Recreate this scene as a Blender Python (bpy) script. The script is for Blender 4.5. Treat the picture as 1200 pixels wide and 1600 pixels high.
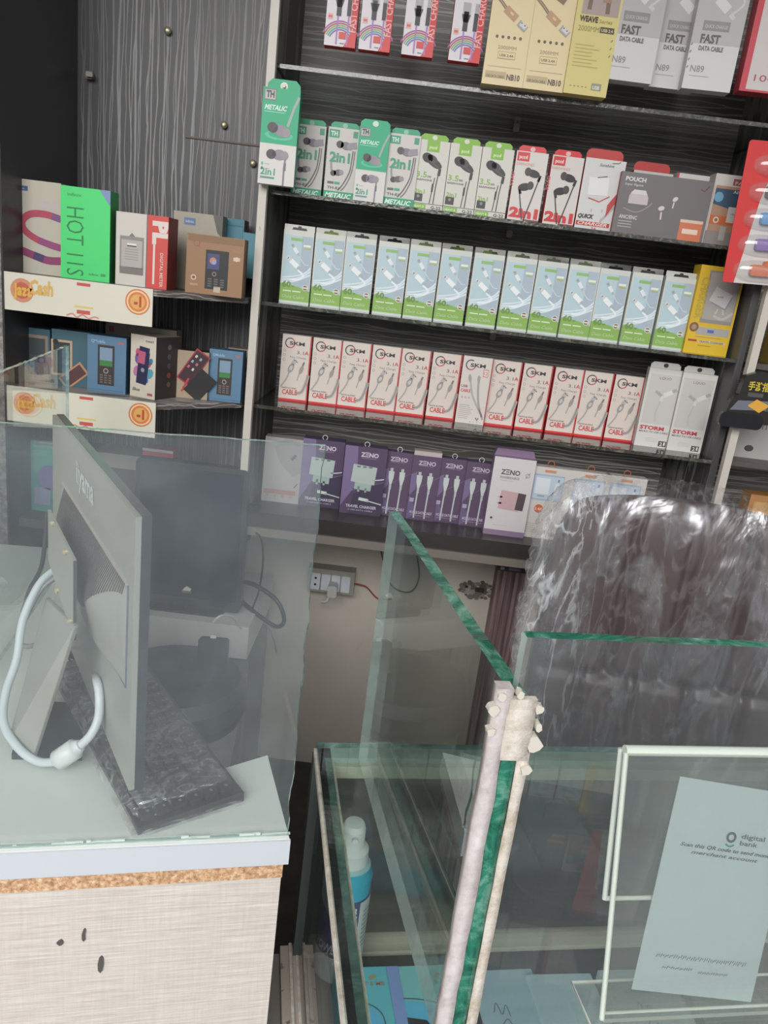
import bpy, math, random
from mathutils import Vector, Matrix
random.seed(7)
for o in list(bpy.data.objects): bpy.data.objects.remove(o, do_unlink=True)
col = bpy.context.scene.collection
scn = bpy.context.scene

# ---------------------------------------------------------------- camera
CAMH = 1.5; F = 1200.0; PIT = math.radians(16.6); ROL = math.radians(7.0)
RV = Vector((math.cos(ROL), math.sin(ROL)*math.sin(PIT), math.sin(ROL)*math.cos(PIT)))
UV = Vector((-math.sin(ROL), math.cos(ROL)*math.sin(PIT), math.cos(ROL)*math.cos(PIT)))
FV = Vector((0, math.cos(PIT), -math.sin(PIT)))
cam = bpy.data.cameras.new('camera'); camo = bpy.data.objects.new('camera', cam); col.objects.link(camo)
camo.matrix_world = Matrix(((RV.x, UV.x, -FV.x, 0), (RV.y, UV.y, -FV.y, 0), (RV.z, UV.z, -FV.z, CAMH), (0, 0, 0, 1)))
cam.sensor_fit = 'VERTICAL'; cam.sensor_height = 24.0; cam.sensor_width = 18.0; cam.lens = 24.0*F/1600.0
cam.clip_start = 0.02; cam.clip_end = 200
scn.camera = camo

# ---------------------------------------------------------------- light
SKY = 1.25
world = bpy.data.worlds.new('world'); scn.world = world; world.use_nodes = True
wn = world.node_tree.nodes; wl = world.node_tree.links
bg = wn['Background']; bg.inputs['Strength'].default_value = SKY
tc = wn.new('ShaderNodeTexCoord'); sx = wn.new('ShaderNodeSeparateXYZ'); cr = wn.new('ShaderNodeValToRGB')
wl.new(tc.outputs['Generated'], sx.inputs[0]); wl.new(sx.outputs['Z'], cr.inputs[0])
cr.color_ramp.elements[0].position = 0.0; cr.color_ramp.elements[0].color = (0.17, 0.18, 0.20, 1)
cr.color_ramp.elements[1].position = 0.35; cr.color_ramp.elements[1].color = (0.90, 0.945, 1.0, 1)
wl.new(cr.outputs[0], bg.inputs['Color'])
def area(name, loc, rot, sx_, sy_, power, color):
    l = bpy.data.lights.new(name, 'AREA'); l.shape = 'RECTANGLE'; l.size = sx_; l.size_y = sy_; l.energy = power; l.color = color
    o = bpy.data.objects.new(name, l); col.objects.link(o); o.location = loc; o.rotation_euler = rot; return o
# daylight falling in from the open street front, behind and above the customer
area('daylight_opening', (-0.9, -3.2, 3.3), (math.radians(68), 0, math.radians(-12)), 3.6, 2.0, 150, (1.0, 0.985, 0.96))
scn.view_settings.view_transform = 'Standard'; scn.view_settings.look = 'None'
scn.view_settings.exposure = 0.44; scn.view_settings.gamma = 1; scn.view_settings.use_curve_mapping = False

# ---------------------------------------------------------------- pixel -> place helpers
def ray(x, y): return FV + RV*((x-600)/F) + UV*((800-y)/F)
C0 = Vector((0, 0, CAMH))
def at(x, y, Y): d = ray(x, y); return C0 + d*(Y/d.y)
def atz(x, y, z): d = ray(x, y); return C0 + d*((z-CAMH)/d.z)
def onplane(x, y, p0, n): d = ray(x, y); return C0 + d*((p0-C0).dot(n)/d.dot(n))

# ---------------------------------------------------------------- materials
def lin(c): return c/12.92 if c <= .04045 else ((c+.055)/1.055)**2.4
def rgb(h):
    if isinstance(h, str):
        h = h.lstrip('#'); h = h if len(h) == 6 else ''.join(c+c for c in h)
        return tuple(lin(int(h[i:i+2], 16)/255) for i in (0, 2, 4))+(1,)
    return tuple(h)+(1,)
MATS = {}
def mat(h, rough=.5, metal=0, spec=.5, name=None):
    key = name or f'finish_{h}_{rough}_{metal}'
    if key in MATS: return MATS[key]
    m = bpy.data.materials.new(key); m.use_nodes = True; b = m.node_tree.nodes['Principled BSDF']
    b.inputs['Base Color'].default_value = rgb(h); b.inputs['Roughness'].default_value = rough
    b.inputs['Metallic'].default_value = metal; b.inputs['Specular IOR Level'].default_value = spec
    MATS[key] = m; return m
def nodes_of(name):
    m = bpy.data.materials.new(name); m.use_nodes = True; MATS[name] = m
    return m, m.node_tree.nodes, m.node_tree.links, m.node_tree.nodes['Principled BSDF']
def ramp(n, l, src, stops):
    r = n.new('ShaderNodeValToRGB'); e = r.color_ramp.elements
    while len(e) < len(stops): e.new(.5)
    for i, (p, c) in enumerate(stops): e[i].position = p; e[i].color = rgb(c)
    l.new(src, r.inputs[0]); return r.outputs[0]
def coords(n, l, scale=(1, 1, 1), rot=(0, 0, 0)):
    t = n.new('ShaderNodeTexCoord'); mp = n.new('ShaderNodeMapping'); mp.inputs['Scale'].default_value = scale; mp.inputs['Rotation'].default_value = rot
    l.new(t.outputs['Object'], mp.inputs[0]); return mp.outputs[0]
def noise(n, l, v, sc, det=4, rough=.5, dist=0):
    t = n.new('ShaderNodeTexNoise'); t.inputs['Scale'].default_value = sc; t.inputs['Detail'].default_value = det
    t.inputs['Roughness'].default_value = rough; t.inputs['Distortion'].default_value = dist; l.new(v, t.inputs['Vector']); return t.outputs['Fac']
def bump(n, l, h, b, s=.3, d=.002):
    t = n.new('ShaderNodeBump'); t.inputs['Strength'].default_value = s; t.inputs['Distance'].default_value = d
    l.new(h, t.inputs['Height']); l.new(t.outputs[0], b.inputs['Normal'])
def mixc(n, l, fac, a, b):
    t = n.new('ShaderNodeMix'); t.data_type = 'RGBA'
    for s, v in ((0, fac), (6, a), (7, b)):
        if hasattr(v, 'links'): l.new(v, t.inputs[s])
        else: t.inputs[s].default_value = v if s == 0 else rgb(v)
    return t.outputs[2]
def mathn(n, l, op, a, b=0):
    t = n.new('ShaderNodeMath'); t.operation = op
    for i, v in ((0, a), (1, b)):
        if hasattr(v, 'links'): l.new(v, t.inputs[i])
        else: t.inputs[i].default_value = v
    return t.outputs[0]
def laminate(name, axis, base, line, amt=1.0):
    """dark wood laminate with thin wavering pale grain lines; axis = direction ACROSS the lines"""
    m, n, l, b = nodes_of(name)
    sc = (0.25, 1, 1) if axis == 'Z' else (1, 1, 0.22)
    v = coords(n, l, sc)
    out = None
    for s, dist, off in ((9, 3.2, 0), (15, 5.0, 3.1), (19, 7.0, 5.3)):
        w = n.new('ShaderNodeTexWave'); w.bands_direction = axis; w.inputs['Scale'].default_value = s
        w.inputs['Distortion'].default_value = dist; w.inputs['Detail'].default_value = 2.5; w.inputs['Detail Scale'].default_value = 1.1
        w.inputs['Phase Offset'].default_value = off; l.new(v, w.inputs['Vector'])
        r = ramp(n, l, w.outputs['Fac'], [(0, '#000000'), (.955, '#000000'), (.99, '#ffffff'), (1, '#ffffff')])
        out = r if out is None else mathn(n, l, 'MAXIMUM', out, r)
    big = ramp(n, l, noise(n, l, v, 5, 3), [(.3, '#303030'), (.75, '#ffffff')])
    f = mathn(n, l, 'MULTIPLY', mathn(n, l, 'MULTIPLY', out, big), amt)
    dust = noise(n, l, coords(n, l), 3.0, 3)
    basec = mixc(n, l, dust, base, tuple(min(1, c*1.5) for c in rgb(base)[:3]))
    l.new(mixc(n, l, f, basec, line), b.inputs['Base Color'])
    b.inputs['Roughness'].default_value = .42; return m
LAM_H = laminate('black_laminate_level_grain', 'Z', '#524d4b', '#bdb6b0', 1.0)
LAM_V = laminate('black_laminate_upright_grain', 'X', '#3f3e3f', '#a5a3a2', .9)
def plaster():
    m, n, l, b = nodes_of('cream_plaster'); v = coords(n, l)
    c = mixc(n, l, noise(n, l, v, 2.2, 6, .6), '#e4dacf', '#beb3a8')
    st = ramp(n, l, noise(n, l, v, 7, 5, .65, .6), [(.60, '#000000'), (.72, '#ffffff')])
    c2 = mixc(n, l, mathn(n, l, 'MULTIPLY', st, .5), c, '#b5aaa0')
    l.new(c2, b.inputs['Base Color']); b.inputs['Roughness'].default_value = .8; bump(n, l, noise(n, l, v, 60, 4), b, .25, .002); return m
PLASTER = plaster()
def speckled(name, c1, c2, c3, sc, rough=.9, bmp=.5):
    m, n, l, b = nodes_of(name); v = coords(n, l)
    l.new(ramp(n, l, noise(n, l, v, sc, 6, .75), [(.3, c1), (.5, c2), (.68, c3)]), b.inputs['Base Color'])
    b.inputs['Roughness'].default_value = rough; bump(n, l, noise(n, l, v, sc, 5, .7), b, bmp, .002); return m
ROUGHWALL = speckled('rough_grey_render', '#5a5654', '#85807d', '#b0aaa6', 90)
CHIP = speckled('chipboard_edge', '#7a5538', '#c49a74', '#e6cfae', 170)
CONCRETE = speckled('floor_dark_tile', '#3b3735', '#47423f', '#524c49', 8, .6, .05)
def linen():
    m, n, l, b = nodes_of('linen_textured_laminate')
    a = noise(n, l, coords(n, l, (6, 6, 190)), 2.2, 5, .7); c = noise(n, l, coords(n, l, (160, 160, 10)), 2.0, 4, .6)
    f = mathn(n, l, 'ADD', mathn(n, l, 'MULTIPLY', a, .82), mathn(n, l, 'MULTIPLY', c, .18))
    base = ramp(n, l, f, [(.30, '#b5aaa0'), (.5, '#cbc1b8'), (.70, '#e0d8d0')])
    sp = noise(n, l, coords(n, l, (1, 1, .55)), 16, 2, .4)
    base = mixc(n, l, ramp(n, l, sp, [(.74, '#000000'), (.77, '#ffffff')]), base, '#f2efec')
    l.new(base, b.inputs['Base Color']); b.inputs['Roughness'].default_value = .6; bump(n, l, f, b, .5, .0012); return m
LINEN = linen()
def pinkwood():
    m, n, l, b = nodes_of('pinkish_wood_post'); f = noise(n, l, coords(n, l, (60, 60, 2)), 1.5, 5, .6)
    l.new(ramp(n, l, f, [(.3, '#5c474a'), (.5, '#8b7272'), (.7, '#b39b98')]), b.inputs['Base Color']); b.inputs['Roughness'].default_value = .6; return m
PINKWOOD = pinkwood()
def painted(name, c, chip, thr=.66):
    m, n, l, b = nodes_of(name); f = ramp(n, l, noise(n, l, coords(n, l, (1, 1, .4)), 45, 4, .6), [(thr, '#000000'), (thr+.03, '#ffffff')])
    l.new(mixc(n, l, f, c, chip), b.inputs['Base Color']); b.inputs['Roughness'].default_value = .45; return m
LIGHTWOOD = painted('worn_cream_wood', '#b5a79c', '#7d6a64', .6)
WHITEPAINT = painted('chipped_cream_paint', '#c4bdb3', '#6b625a')
def glass(name, tint, dust, ior_f=.045, dustcol='#aebab6'):
    """thin clear pane: straight-through transparency, Schlick mirror reflection, a film of dust"""
    m, n, l, b = nodes_of(name); n.remove(b); out = n['Material Output']
    tr = n.new('ShaderNodeBsdfTransparent'); tr.inputs[0].default_value = rgb(tint)
    gl = n.new('ShaderNodeBsdfGlossy'); gl.inputs['Roughness'].default_value = 0.0; gl.inputs[0].default_value = (1, 1, 1, 1)
    df = n.new('ShaderNodeBsdfDiffuse'); df.inputs[0].default_value = rgb(dustcol)
    lw = n.new('ShaderNodeLayerWeight'); lw.inputs[0].default_value = .5
    fr = mathn(n, l, 'ADD', mathn(n, l, 'MULTIPLY', mathn(n, l, 'POWER', lw.outputs['Facing'], 5.0), .9), ior_f)
    dn = noise(n, l, coords(n, l), 9, 4, .6)
    m1 = n.new('ShaderNodeMixShader'); l.new(mathn(n, l, 'MULTIPLY', dn, dust*2), m1.inputs[0]); l.new(tr.outputs[0], m1.inputs[1]); l.new(df.outputs[0], m1.inputs[2])
    m2 = n.new('ShaderNodeMixShader'); l.new(fr, m2.inputs[0]); l.new(m1.outputs[0], m2.inputs[1]); l.new(gl.outputs[0], m2.inputs[2])
    l.new(m2.outputs[0], out.inputs[0]); return m
PANE = glass('clear_glass_pane', '#f8fbfa', .012, .045, '#dfe5e6')
PANE_MIRRORY = glass('polished_glass_pane', '#f6faf8', .012, .13, '#dfe5e6')
PANE_DUST_VEIL = glass('dusty_veiled_glass_pane', '#fafcfb', .052, .045, '#d6dfe2')  # pale dust layer also paints the veil of reflected daylight
PANE_CLEAN = glass('clear_shelf_glass', '#f1f6f3', .015, .045, '#dfe5e6')
ACRYLIC = glass('clear_acrylic_sheet', '#f8f9f8', .06, .045, '#e6e2dc')
WINDOWFILM = glass('clear_window_film', '#ffffff', .13, .06, '#dddddd')
def glassedge(name, a, bc, c, sc=30):
    m, n, l, b = nodes_of(name); f = noise(n, l, coords(n, l), sc, 5, .7, 1.5)
    l.new(ramp(n, l, f, [(.36, a), (.5, bc), (.66, c)]), b.inputs['Base Color']); b.inputs['Roughness'].default_value = .12
    b.inputs['Transmission Weight'].default_value = .15; bump(n, l, noise(n, l, coords(n, l), sc*2, 3), b, .4, .002); return m
GREEN_EDGE = glassedge('green_glass_cut_edge', '#17503f', '#2d7a62', '#7aa996', 22)
CLEAR_EDGE = glass('clear_cut_glass_edge', '#dcebe5', .38, .1, '#dfeee8')
PALE_EDGE = glassedge('pale_glass_cut_edge', '#8aa69e', '#a9c2bb', '#d5e2de', 22)
DARK_EDGE = glassedge('dark_green_glass_edge', '#2a4642', '#44635c', '#6f8c84', 20)
SEALANT = speckled('cream_silicone', '#a3957f', '#c4baad', '#d6cfc6', 60, .5, .8)
TAPE = speckled('peeling_white_tape', '#9f9491', '#bfb5b2', '#d0cac8', 35, .45, .6)
def film(name, amt, rough=.16, sc=(4, 4, 1.2), strength=1.0, tint='#ffffff', milk=.1, edge=None):
    m, n, l, b = nodes_of(name); n.remove(b); out = n['Material Output']
    tr = n.new('ShaderNodeBsdfTransparent'); tr.inputs[0].default_value = rgb(tint)
    gl = n.new('ShaderNodeBsdfGlossy'); gl.inputs['Roughness'].default_value = rough; gl.inputs[0].default_value = (.95, .95, .97, 1)
    v = coords(n, l, sc); h = noise(n, l, v, 6, 5, .55, 1.2)
    rid = ramp(n, l, h, [(.45, '#000000'), (.5, '#ffffff'), (.55, '#000000')])
    bp = n.new('ShaderNodeBump'); bp.inputs['Strength'].default_value = strength; bp.inputs['Distance'].default_value = .03; l.new(h, bp.inputs['Height']); l.new(bp.outputs[0], gl.inputs['Normal'])
    mx = n.new('ShaderNodeMixShader'); l.new(mathn(n, l, 'ADD', mathn(n, l, 'MULTIPLY', rid, amt), amt*.12), mx.inputs[0])
    df = n.new('ShaderNodeBsdfDiffuse'); df.inputs[0].default_value = (.82, .82, .84, 1); m0 = n.new('ShaderNodeMixShader')
    h2 = noise(n, l, coords(n, l, (sc[0]*2.4, sc[1]*2.4, sc[2]*1.6), (0, .5, .3)), 7, 4, .5, 1.6)
    r2 = ramp(n, l, h2, [(.46, '#000000'), (.5, '#ffffff'), (.54, '#000000')])
    mk = mathn(n, l, 'ADD', mathn(n, l, 'MULTIPLY', r2, milk), milk*.25)  # diffuse white streaks and milkiness painted in for reflected glints
    if edge:      # painted streaks strengthen towards the two sides, where loose film bunches
        tcx = n.new('ShaderNodeTexCoord'); sxx = n.new('ShaderNodeSeparateXYZ'); l.new(tcx.outputs['Object'], sxx.inputs[0]); mr = n.new('ShaderNodeMapRange')
        mr.inputs['From Min'].default_value = edge[0]; mr.inputs['From Max'].default_value = edge[1]; mr.inputs['To Min'].default_value = .12; l.new(mathn(n, l, 'ABSOLUTE', sxx.outputs['X']), mr.inputs['Value'])
        mk = mathn(n, l, 'MULTIPLY', mk, mr.outputs[0])
    l.new(mk, m0.inputs[0]); l.new(tr.outputs[0], m0.inputs[1]); l.new(df.outputs[0], m0.inputs[2])
    l.new(m0.outputs[0], mx.inputs[1]); l.new(gl.outputs[0], mx.inputs[2]); l.new(mx.outputs[0], out.inputs[0]); return m
CHAIRFILM = film('clear_plastic_cover', .20, .3, (1.0, 1.0, .33), .7, milk=.5, edge=(.15, .25))
KEYFILM = film('clear_keyboard_wrap', .30, .2, (1.6, 1.0, 1.6), .7, milk=.22)
def leather():
    m, n, l, b = nodes_of('dark_brown_leather'); v = coords(n, l)
    l.new(mixc(n, l, noise(n, l, v, 5, 3), '#413231', '#524040'), b.inputs['Base Color']); b.inputs['Roughness'].default_value = .38
    bump(n, l, noise(n, l, v, 220, 3), b, .15, .0008); return m
LEATHER = leather()
def brushed(name, c1, c2):
    m, n, l, b = nodes_of(name); l.new(mixc(n, l, noise(n, l, coords(n, l), 3.5, 4), c1, c2), b.inputs['Base Color']); b.inputs['Roughness'].default_value = .38; return m
GREYPLAST = brushed('grey_plastic_shell', '#97968f', '#aeada5')
STEEL = mat('#a8a29a', .3, .8, name='dull_steel'); BLACK = mat('#1b1c1f', .35); DKPL = mat('#2b2c30', .4)
WHITEPL = mat('#dfe1e0', .35); PAPER = mat('#d9d8d4', .6)

# ---------------------------------------------------------------- mesh builder
_glyph = {}
def glyphs(s, bold, shear):
    k = (s, bold, shear)
    if k not in _glyph:
        cu = bpy.data.curves.new('t', 'FONT'); cu.body = s; cu.size = 1; cu.offset = bold; cu.shear = shear; cu.resolution_u = 2
        ob = bpy.data.objects.new('t', cu); col.objects.link(ob); dg = bpy.context.evaluated_depsgraph_get(); dg.update()
        me = bpy.data.meshes.new_from_object(ob.evaluated_get(dg))
        vs = [v.co.copy() for v in me.vertices]; fs = [tuple(p.vertices) for p in me.polygons]
        bpy.data.objects.remove(ob); bpy.data.curves.remove(cu); bpy.data.meshes.remove(me)
        if vs:
            x0 = min(v.x for v in vs); x1 = max(v.x for v in vs); y0 = min(v.y for v in vs); y1 = max(v.y for v in vs)
        else: x0 = y0 = 0; x1 = y1 = 1
        _glyph[k] = (vs, fs, x0, x1, y0, y1)
    return _glyph[k]
class MB:
    def __init__(s): s.v = []; s.f = []; s.m = []; s.mats = []; s.smooth = []
    def mi(s, m):
        if m not in s.mats: s.mats.append(m)
        return s.mats.index(m)
    def add(s, vs, fs, m, sm=False):
        o = len(s.v); s.v += [tuple(v) for v in vs]; k = s.mi(m)
        for f in fs: s.f.append(tuple(o+i for i in f)); s.m.append(k); s.smooth.append(sm)
    def box(s, x0, x1, y0, y1, z0, z1, m, front=None, back=None, top=None, bot=None, left=None, right=None):
        vs = [(x0,y0,z0),(x1,y0,z0),(x1,y1,z0),(x0,y1,z0),(x0,y0,z1),(x1,y0,z1),(x1,y1,z1),(x0,y1,z1)]
        for f, mm in (((0,1,5,4), front), ((2,3,7,6), back), ((4,5,6,7), top), ((3,2,1,0), bot), ((3,0,4,7), left), ((1,2,6,5), right)):
            s.add(vs, [f], mm or m)
    def rbox(s, x0, x1, y0, y1, z0, z1, m, r, axis='y', n=5, front=None):
        """box with rounded corners, extruded along axis"""
        A = {'y': (x0, x1, z0, z1), 'z': (x0, x1, y0, y1), 'x': (y0, y1, z0, z1)}[axis]
        pts = rrect(*A, r, n); lo, hi = {'y': (y0, y1), 'z': (z0, z1), 'x': (x0, x1)}[axis]
        s.prism(pts, lo, hi, m, axis, front)
    def prism(s, pts, lo, hi, m, axis='y', front=None):
        def q(a, b, t): return {'y': (a, t, b), 'z': (a, b, t), 'x': (t, a, b)}[axis]
        k = len(pts); vs = [q(a, b, lo) for a, b in pts]+[q(a, b, hi) for a, b in pts]
        flip = axis != 'y'
        fa = tuple(range(k)); fb = tuple(reversed(range(k, 2*k)))
        if flip: fa = tuple(reversed(fa)); fb = tuple(reversed(fb))
        s.add(vs, [fa], front or m); s.add(vs, [fb], m)
        s.add(vs, [((i+1) % k, i, k+i, k+(i+1) % k) if not flip else (i, (i+1) % k, k+(i+1) % k, k+i) for i in range(k)], m, False)
    def tube(s, pts, r, m, n=10, closed=False, caps=True):
        P = [Vector(p) for p in pts]; k = len(P); rs = r if isinstance(r, (list, tuple)) else [r]*k
        up = None; vs = []
        for i, p in enumerate(P):
            a = P[(i-1) % k] if closed or i > 0 else p; b = P[(i+1) % k] if closed or i < k-1 else p
            t = (b-a); t = t.normalized() if t.length > 1e-9 else Vector((0, 0, 1))
            if up is None: up = t.orthogonal().normalized()
            up = (up - t*up.dot(t)); up = up.normalized() if up.length > 1e-6 else t.orthogonal().normalized()
            w = t.cross(up)
            for j in range(n): an = 2*math.pi*j/n; vs.append(p+(up*math.cos(an)+w*math.sin(an))*rs[i])
        fs = [(i*n+j, i*n+(j+1) % n, ((i+1) % k)*n+(j+1) % n, ((i+1) % k)*n+j) for i in range(k if closed else k-1) for j in range(n)]
        s.add(vs, fs, m, True)
        if caps and not closed: s.add(vs, [tuple(reversed(range(n))), tuple(range((k-1)*n, k*n))], m)
    def lathe(s, prof, m, n=28, c=(0, 0, 0), sy=1.0, mats=None):
        vs = []; k = len(prof)
        for r, z in prof:
            for j in range(n): a = 2*math.pi*j/n; vs.append((c[0]+r*math.cos(a), c[1]+r*sy*math.sin(a), c[2]+z))
        for i in range(k-1): s.add(vs, [(i*n+j, i*n+(j+1) % n, (i+1)*n+(j+1) % n, (i+1)*n+j) for j in range(n)], mats[i] if mats else m, True)
        s.add(vs, [tuple(reversed(range(n)))], mats[0] if mats else m); s.add(vs, [tuple(range((k-1)*n, k*n))], mats[-1] if mats else m)
    def xf(s, M, start=0):
        for i in range(start, len(s.v)): s.v[i] = tuple(M @ Vector(s.v[i]))
    def build(s, name, parent=None, bevel=0, loc=None, rotz=0):
        me = bpy.data.meshes.new(name); me.from_pydata(s.v, [], s.f)
        for m in s.mats: me.materials.append(m)
        me.polygons.foreach_set('material_index', s.m); me.polygons.foreach_set('use_smooth', s.smooth); me.update()
        o = bpy.data.objects.new(name, me); col.objects.link(o)
        if bevel:
            b = o.modifiers.new('bevel', 'BEVEL'); b.width = bevel; b.segments = 2; b.limit_method = 'ANGLE'; b.angle_limit = math.radians(50)
        if parent: o.parent = parent
        if loc is not None: o.location = loc
        o.rotation_euler.z = rotz
        return o
def rrect(a0, a1, b0, b1, r, n=5):
    out = []
    for cx, cy, s0 in ((a1-r, b0+r, -90), (a1-r, b1-r, 0), (a0+r, b1-r, 90), (a0+r, b0+r, 180)):
        for i in range(n+1): a = math.radians(s0+90*i/n); out.append((cx+r*math.cos(a), cy+r*math.sin(a)))
    return out
def smooth_path(pts, k=6):
    P = [Vector(p) for p in pts]; out = []
    for i in range(len(P)-1):
        p0 = P[max(i-1, 0)]; p1 = P[i]; p2 = P[i+1]; p3 = P[min(i+2, len(P)-1)]
        for j in range(k):
            t = j/k; out.append(.5*((2*p1)+(p2-p0)*t+(2*p0-5*p1+4*p2-p3)*t*t+(3*p1-p0-3*p2+p3)*t**3))
    out.append(P[-1]); return out
def empty(name, label, cat, loc=(0, 0, 0), rotz=0, group=None):
    o = bpy.data.objects.new(name, None); col.objects.link(o); o.location = loc; o.rotation_euler.z = rotz; o.empty_display_size = .02
    return tag(o, label, cat, group)
def tag(o, label=None, cat=None, group=None, kind=None):
    if label: o['label'] = label
    if cat: o['category'] = cat
    if group: o['group'] = group
    if kind: o['kind'] = kind
    return o
def copy_tree(o, parent=None):
    c = o.copy(); col.objects.link(c); c.parent = parent
    for ch in o.children: copy_tree(ch, c)
    return c

class Art:
    """flat printing on a front face: u,v in 0..1 over a w x h face lying at y (facing -y)"""
    def __init__(s, mb, w, h, y, x0=None, z0=0): s.mb = mb; s.w = w; s.h = h; s.y = y; s.x0 = -w/2 if x0 is None else x0; s.z0 = z0; s.n = 0
    def q(s, u, v, L): return (s.x0+u*s.w, s.y-.00025-.00012*L, s.z0+v*s.h)
    def poly(s, pts, c, L=0):
        a = sum(pts[i][0]*pts[(i+1) % len(pts)][1]-pts[(i+1) % len(pts)][0]*pts[i][1] for i in range(len(pts)))
        if a < 0: pts = pts[::-1]
        s.mb.add([s.q(u, v, L) for u, v in pts], [tuple(range(len(pts)))], cm(c))
    def rect(s, u0, v0, u1, v1, c, L=0): s.poly([(u0, v0), (u1, v0), (u1, v1), (u0, v1)], c, L)
    def rot(s, u, v, hw, hh, ang, c, L=0):
        """rotated rectangle, half sizes in face-height units"""
        k = s.h/s.w; a = math.radians(ang); pts = []
        for x, y in ((-hw, -hh), (hw, -hh), (hw, hh), (-hw, hh)):
            pts.append((u+(x*math.cos(a)-y*math.sin(a))*k, v+x*math.sin(a)+y*math.cos(a)))
        s.poly(pts, c, L)
    def disc(s, u, v, r, c, L=0, n=18, sq=1.0, ang=0):
        k = s.h/s.w; a0 = math.radians(ang); pts = []
        for i in range(n):
            t = 2*math.pi*i/n; x = r*math.cos(t); y = r*sq*math.sin(t)
            pts.append((u+(x*math.cos(a0)-y*math.sin(a0))*k, v+x*math.sin(a0)+y*math.cos(a0)))
        s.poly(pts, c, L)
    def ring(s, u, v, r, wd, c, L=0, a0=0, a1=360, n=24):
        k = s.h/s.w; s.stroke([(u+r*k*math.cos(math.radians(a0+(a1-a0)*i/n)), v+r*math.sin(math.radians(a0+(a1-a0)*i/n))) for i in range(n+1)], wd, c, L)
    def stroke(s, pts, wd, c, L=0, sm=False):
        """wd in face-height units"""
        P = [Vector((u*s.w, v*s.h)) for u, v in pts]
        if sm: P = [Vector(p[:2]) for p in smooth_path([(p.x, p.y, 0) for p in P], 5)]
        hw = wd*s.h/2; A = []; B = []
        for i, p in enumerate(P):
            t = (P[min(i+1, len(P)-1)]-P[max(i-1, 0)]); t = t.normalized() if t.length > 1e-9 else Vector((1, 0)); nn = Vector((-t.y, t.x))*hw
            A.append(p-nn); B.append(p+nn)
        k = len(P); vs = [s.q(p.x/s.w, p.y/s.h, L) for p in A+B]
        s.mb.add(vs, [(i, i+1, k+i+1, k+i) for i in range(k-1)], cm(c))
    def text(s, t, u, v, hh, c, L=1, width=None, rot=0, bold=.02, shear=0, anchor='l'):
        """hh = cap height in face-height units; width in face-width units"""
        vs, fs, x0, x1, y0, y1 = glyphs(t, bold, shear)
        if not fs: return
        sc = hh*s.h/.7; sxx = sc if width is None else width*s.w/(x1-x0)
        off = {'l': x0, 'c': (x0+x1)/2, 'r': x1}[anchor]; a = math.radians(rot); out = []
        for p in vs:
            x = (p.x-off)*sxx; y = p.y*sc
            out.append((s.x0+u*s.w+x*math.cos(a)-y*math.sin(a), s.y-.00025-.00012*L, s.z0+v*s.h+x*math.sin(a)+y*math.cos(a)))
        s.mb.add(out, fs, cm(c))
def cm(c): return c if not isinstance(c, str) else mat(c, .45)

def carton(kind, w, h, d, base, art, label, cat, side=None, top=None, bot=None, tab=None, film_rect=None, front=None):
    root = empty(kind, label, cat)
    mb = MB(); mb.box(-w/2, w/2, 0, d, 0, h, cm(base), front=cm(front or base), left=cm(side or base), right=cm(side or base), top=cm(top or base), bot=cm(bot or base))
    a = Art(mb, w, h, 0); art(a); mb.build('box_body', root)
    if tab:
        tb = MB(); c, tw, th, ty, hole = tab
        tb.prism([(x, z) for x, z in [(-tw/2, h-.004), (tw/2, h-.004), (tw/2, h+th*.6), (tw/2-th*.5, h+th), (-tw/2+th*.5, h+th), (-tw/2, h+th*.6)]], ty, ty+.0008, cm(c))
        ta = Art(tb, tw, th, ty, z0=h)
        if hole: ta.poly([(.5+.42*th/tw*math.cos(t*.45), .5+.36*math.sin(t*.45)) for t in range(14)], hole, 0)
        tb.build('hang_tab', root)
    return root
def put(o, X, Y, z, rotz=0, lean=0):
    o.location = (X, Y, z); o.rotation_euler = (lean, 0, rotz); return o
def hook_ring(parent, h, c='#d8d4d8', r=.006, y=.01):
    m = MB(); m.tube([(r*math.cos(t), y, h+r*.8+r*math.sin(t)) for t in [i*math.pi/8 for i in range(16)]], .0009, cm(c), 6, closed=True); return m.build('hanging_ring', parent)

# ================================================================ STRUCTURE
def struct(name, mb, **k): o = mb.build(name, **k); o['kind'] = 'structure'; return o
b = MB(); b.box(-1.3, 2.2, -.2, 2.25, -.05, 0, CONCRETE); struct('floor', b)
b = MB(); b.box(-1.3, 2.2, 2.13, 2.23, 0, 3.0, PLASTER); struct('wall_back', b)
b = MB(); b.box(-1.36, -1.3, -.2, 2.23, 0, 3.0, PLASTER); struct('wall_left', b)
b = MB(); b.box(2.2, 2.26, -.2, 2.23, 0, 3.0, PLASTER); struct('wall_right', b)
b = MB(); b.box(-1.3, 2.2, -.2, 2.13, 2.8, 2.86, mat('#c9c6c0', .8)); struct('ceiling', b)
b = MB(); b.box(-1.05, -.815, 1.575, 2.13, 0, 2.8, ROUGHWALL); b.box(-.816, -.812, 1.577, 2.13, 0, 2.8, mat('#343436', .4)); struct('trim_1', b)
YB = 2.06
b = MB(); b.box(.345, .425, 2.075, 2.13, 0, .885, PINKWOOD); b.box(.36, .372, 2.069, 2.075, 0, .885, PINKWOOD); b.box(.395, .408, 2.069, 2.075, 0, .885, PINKWOOD); struct('trim_2', b)

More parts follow.
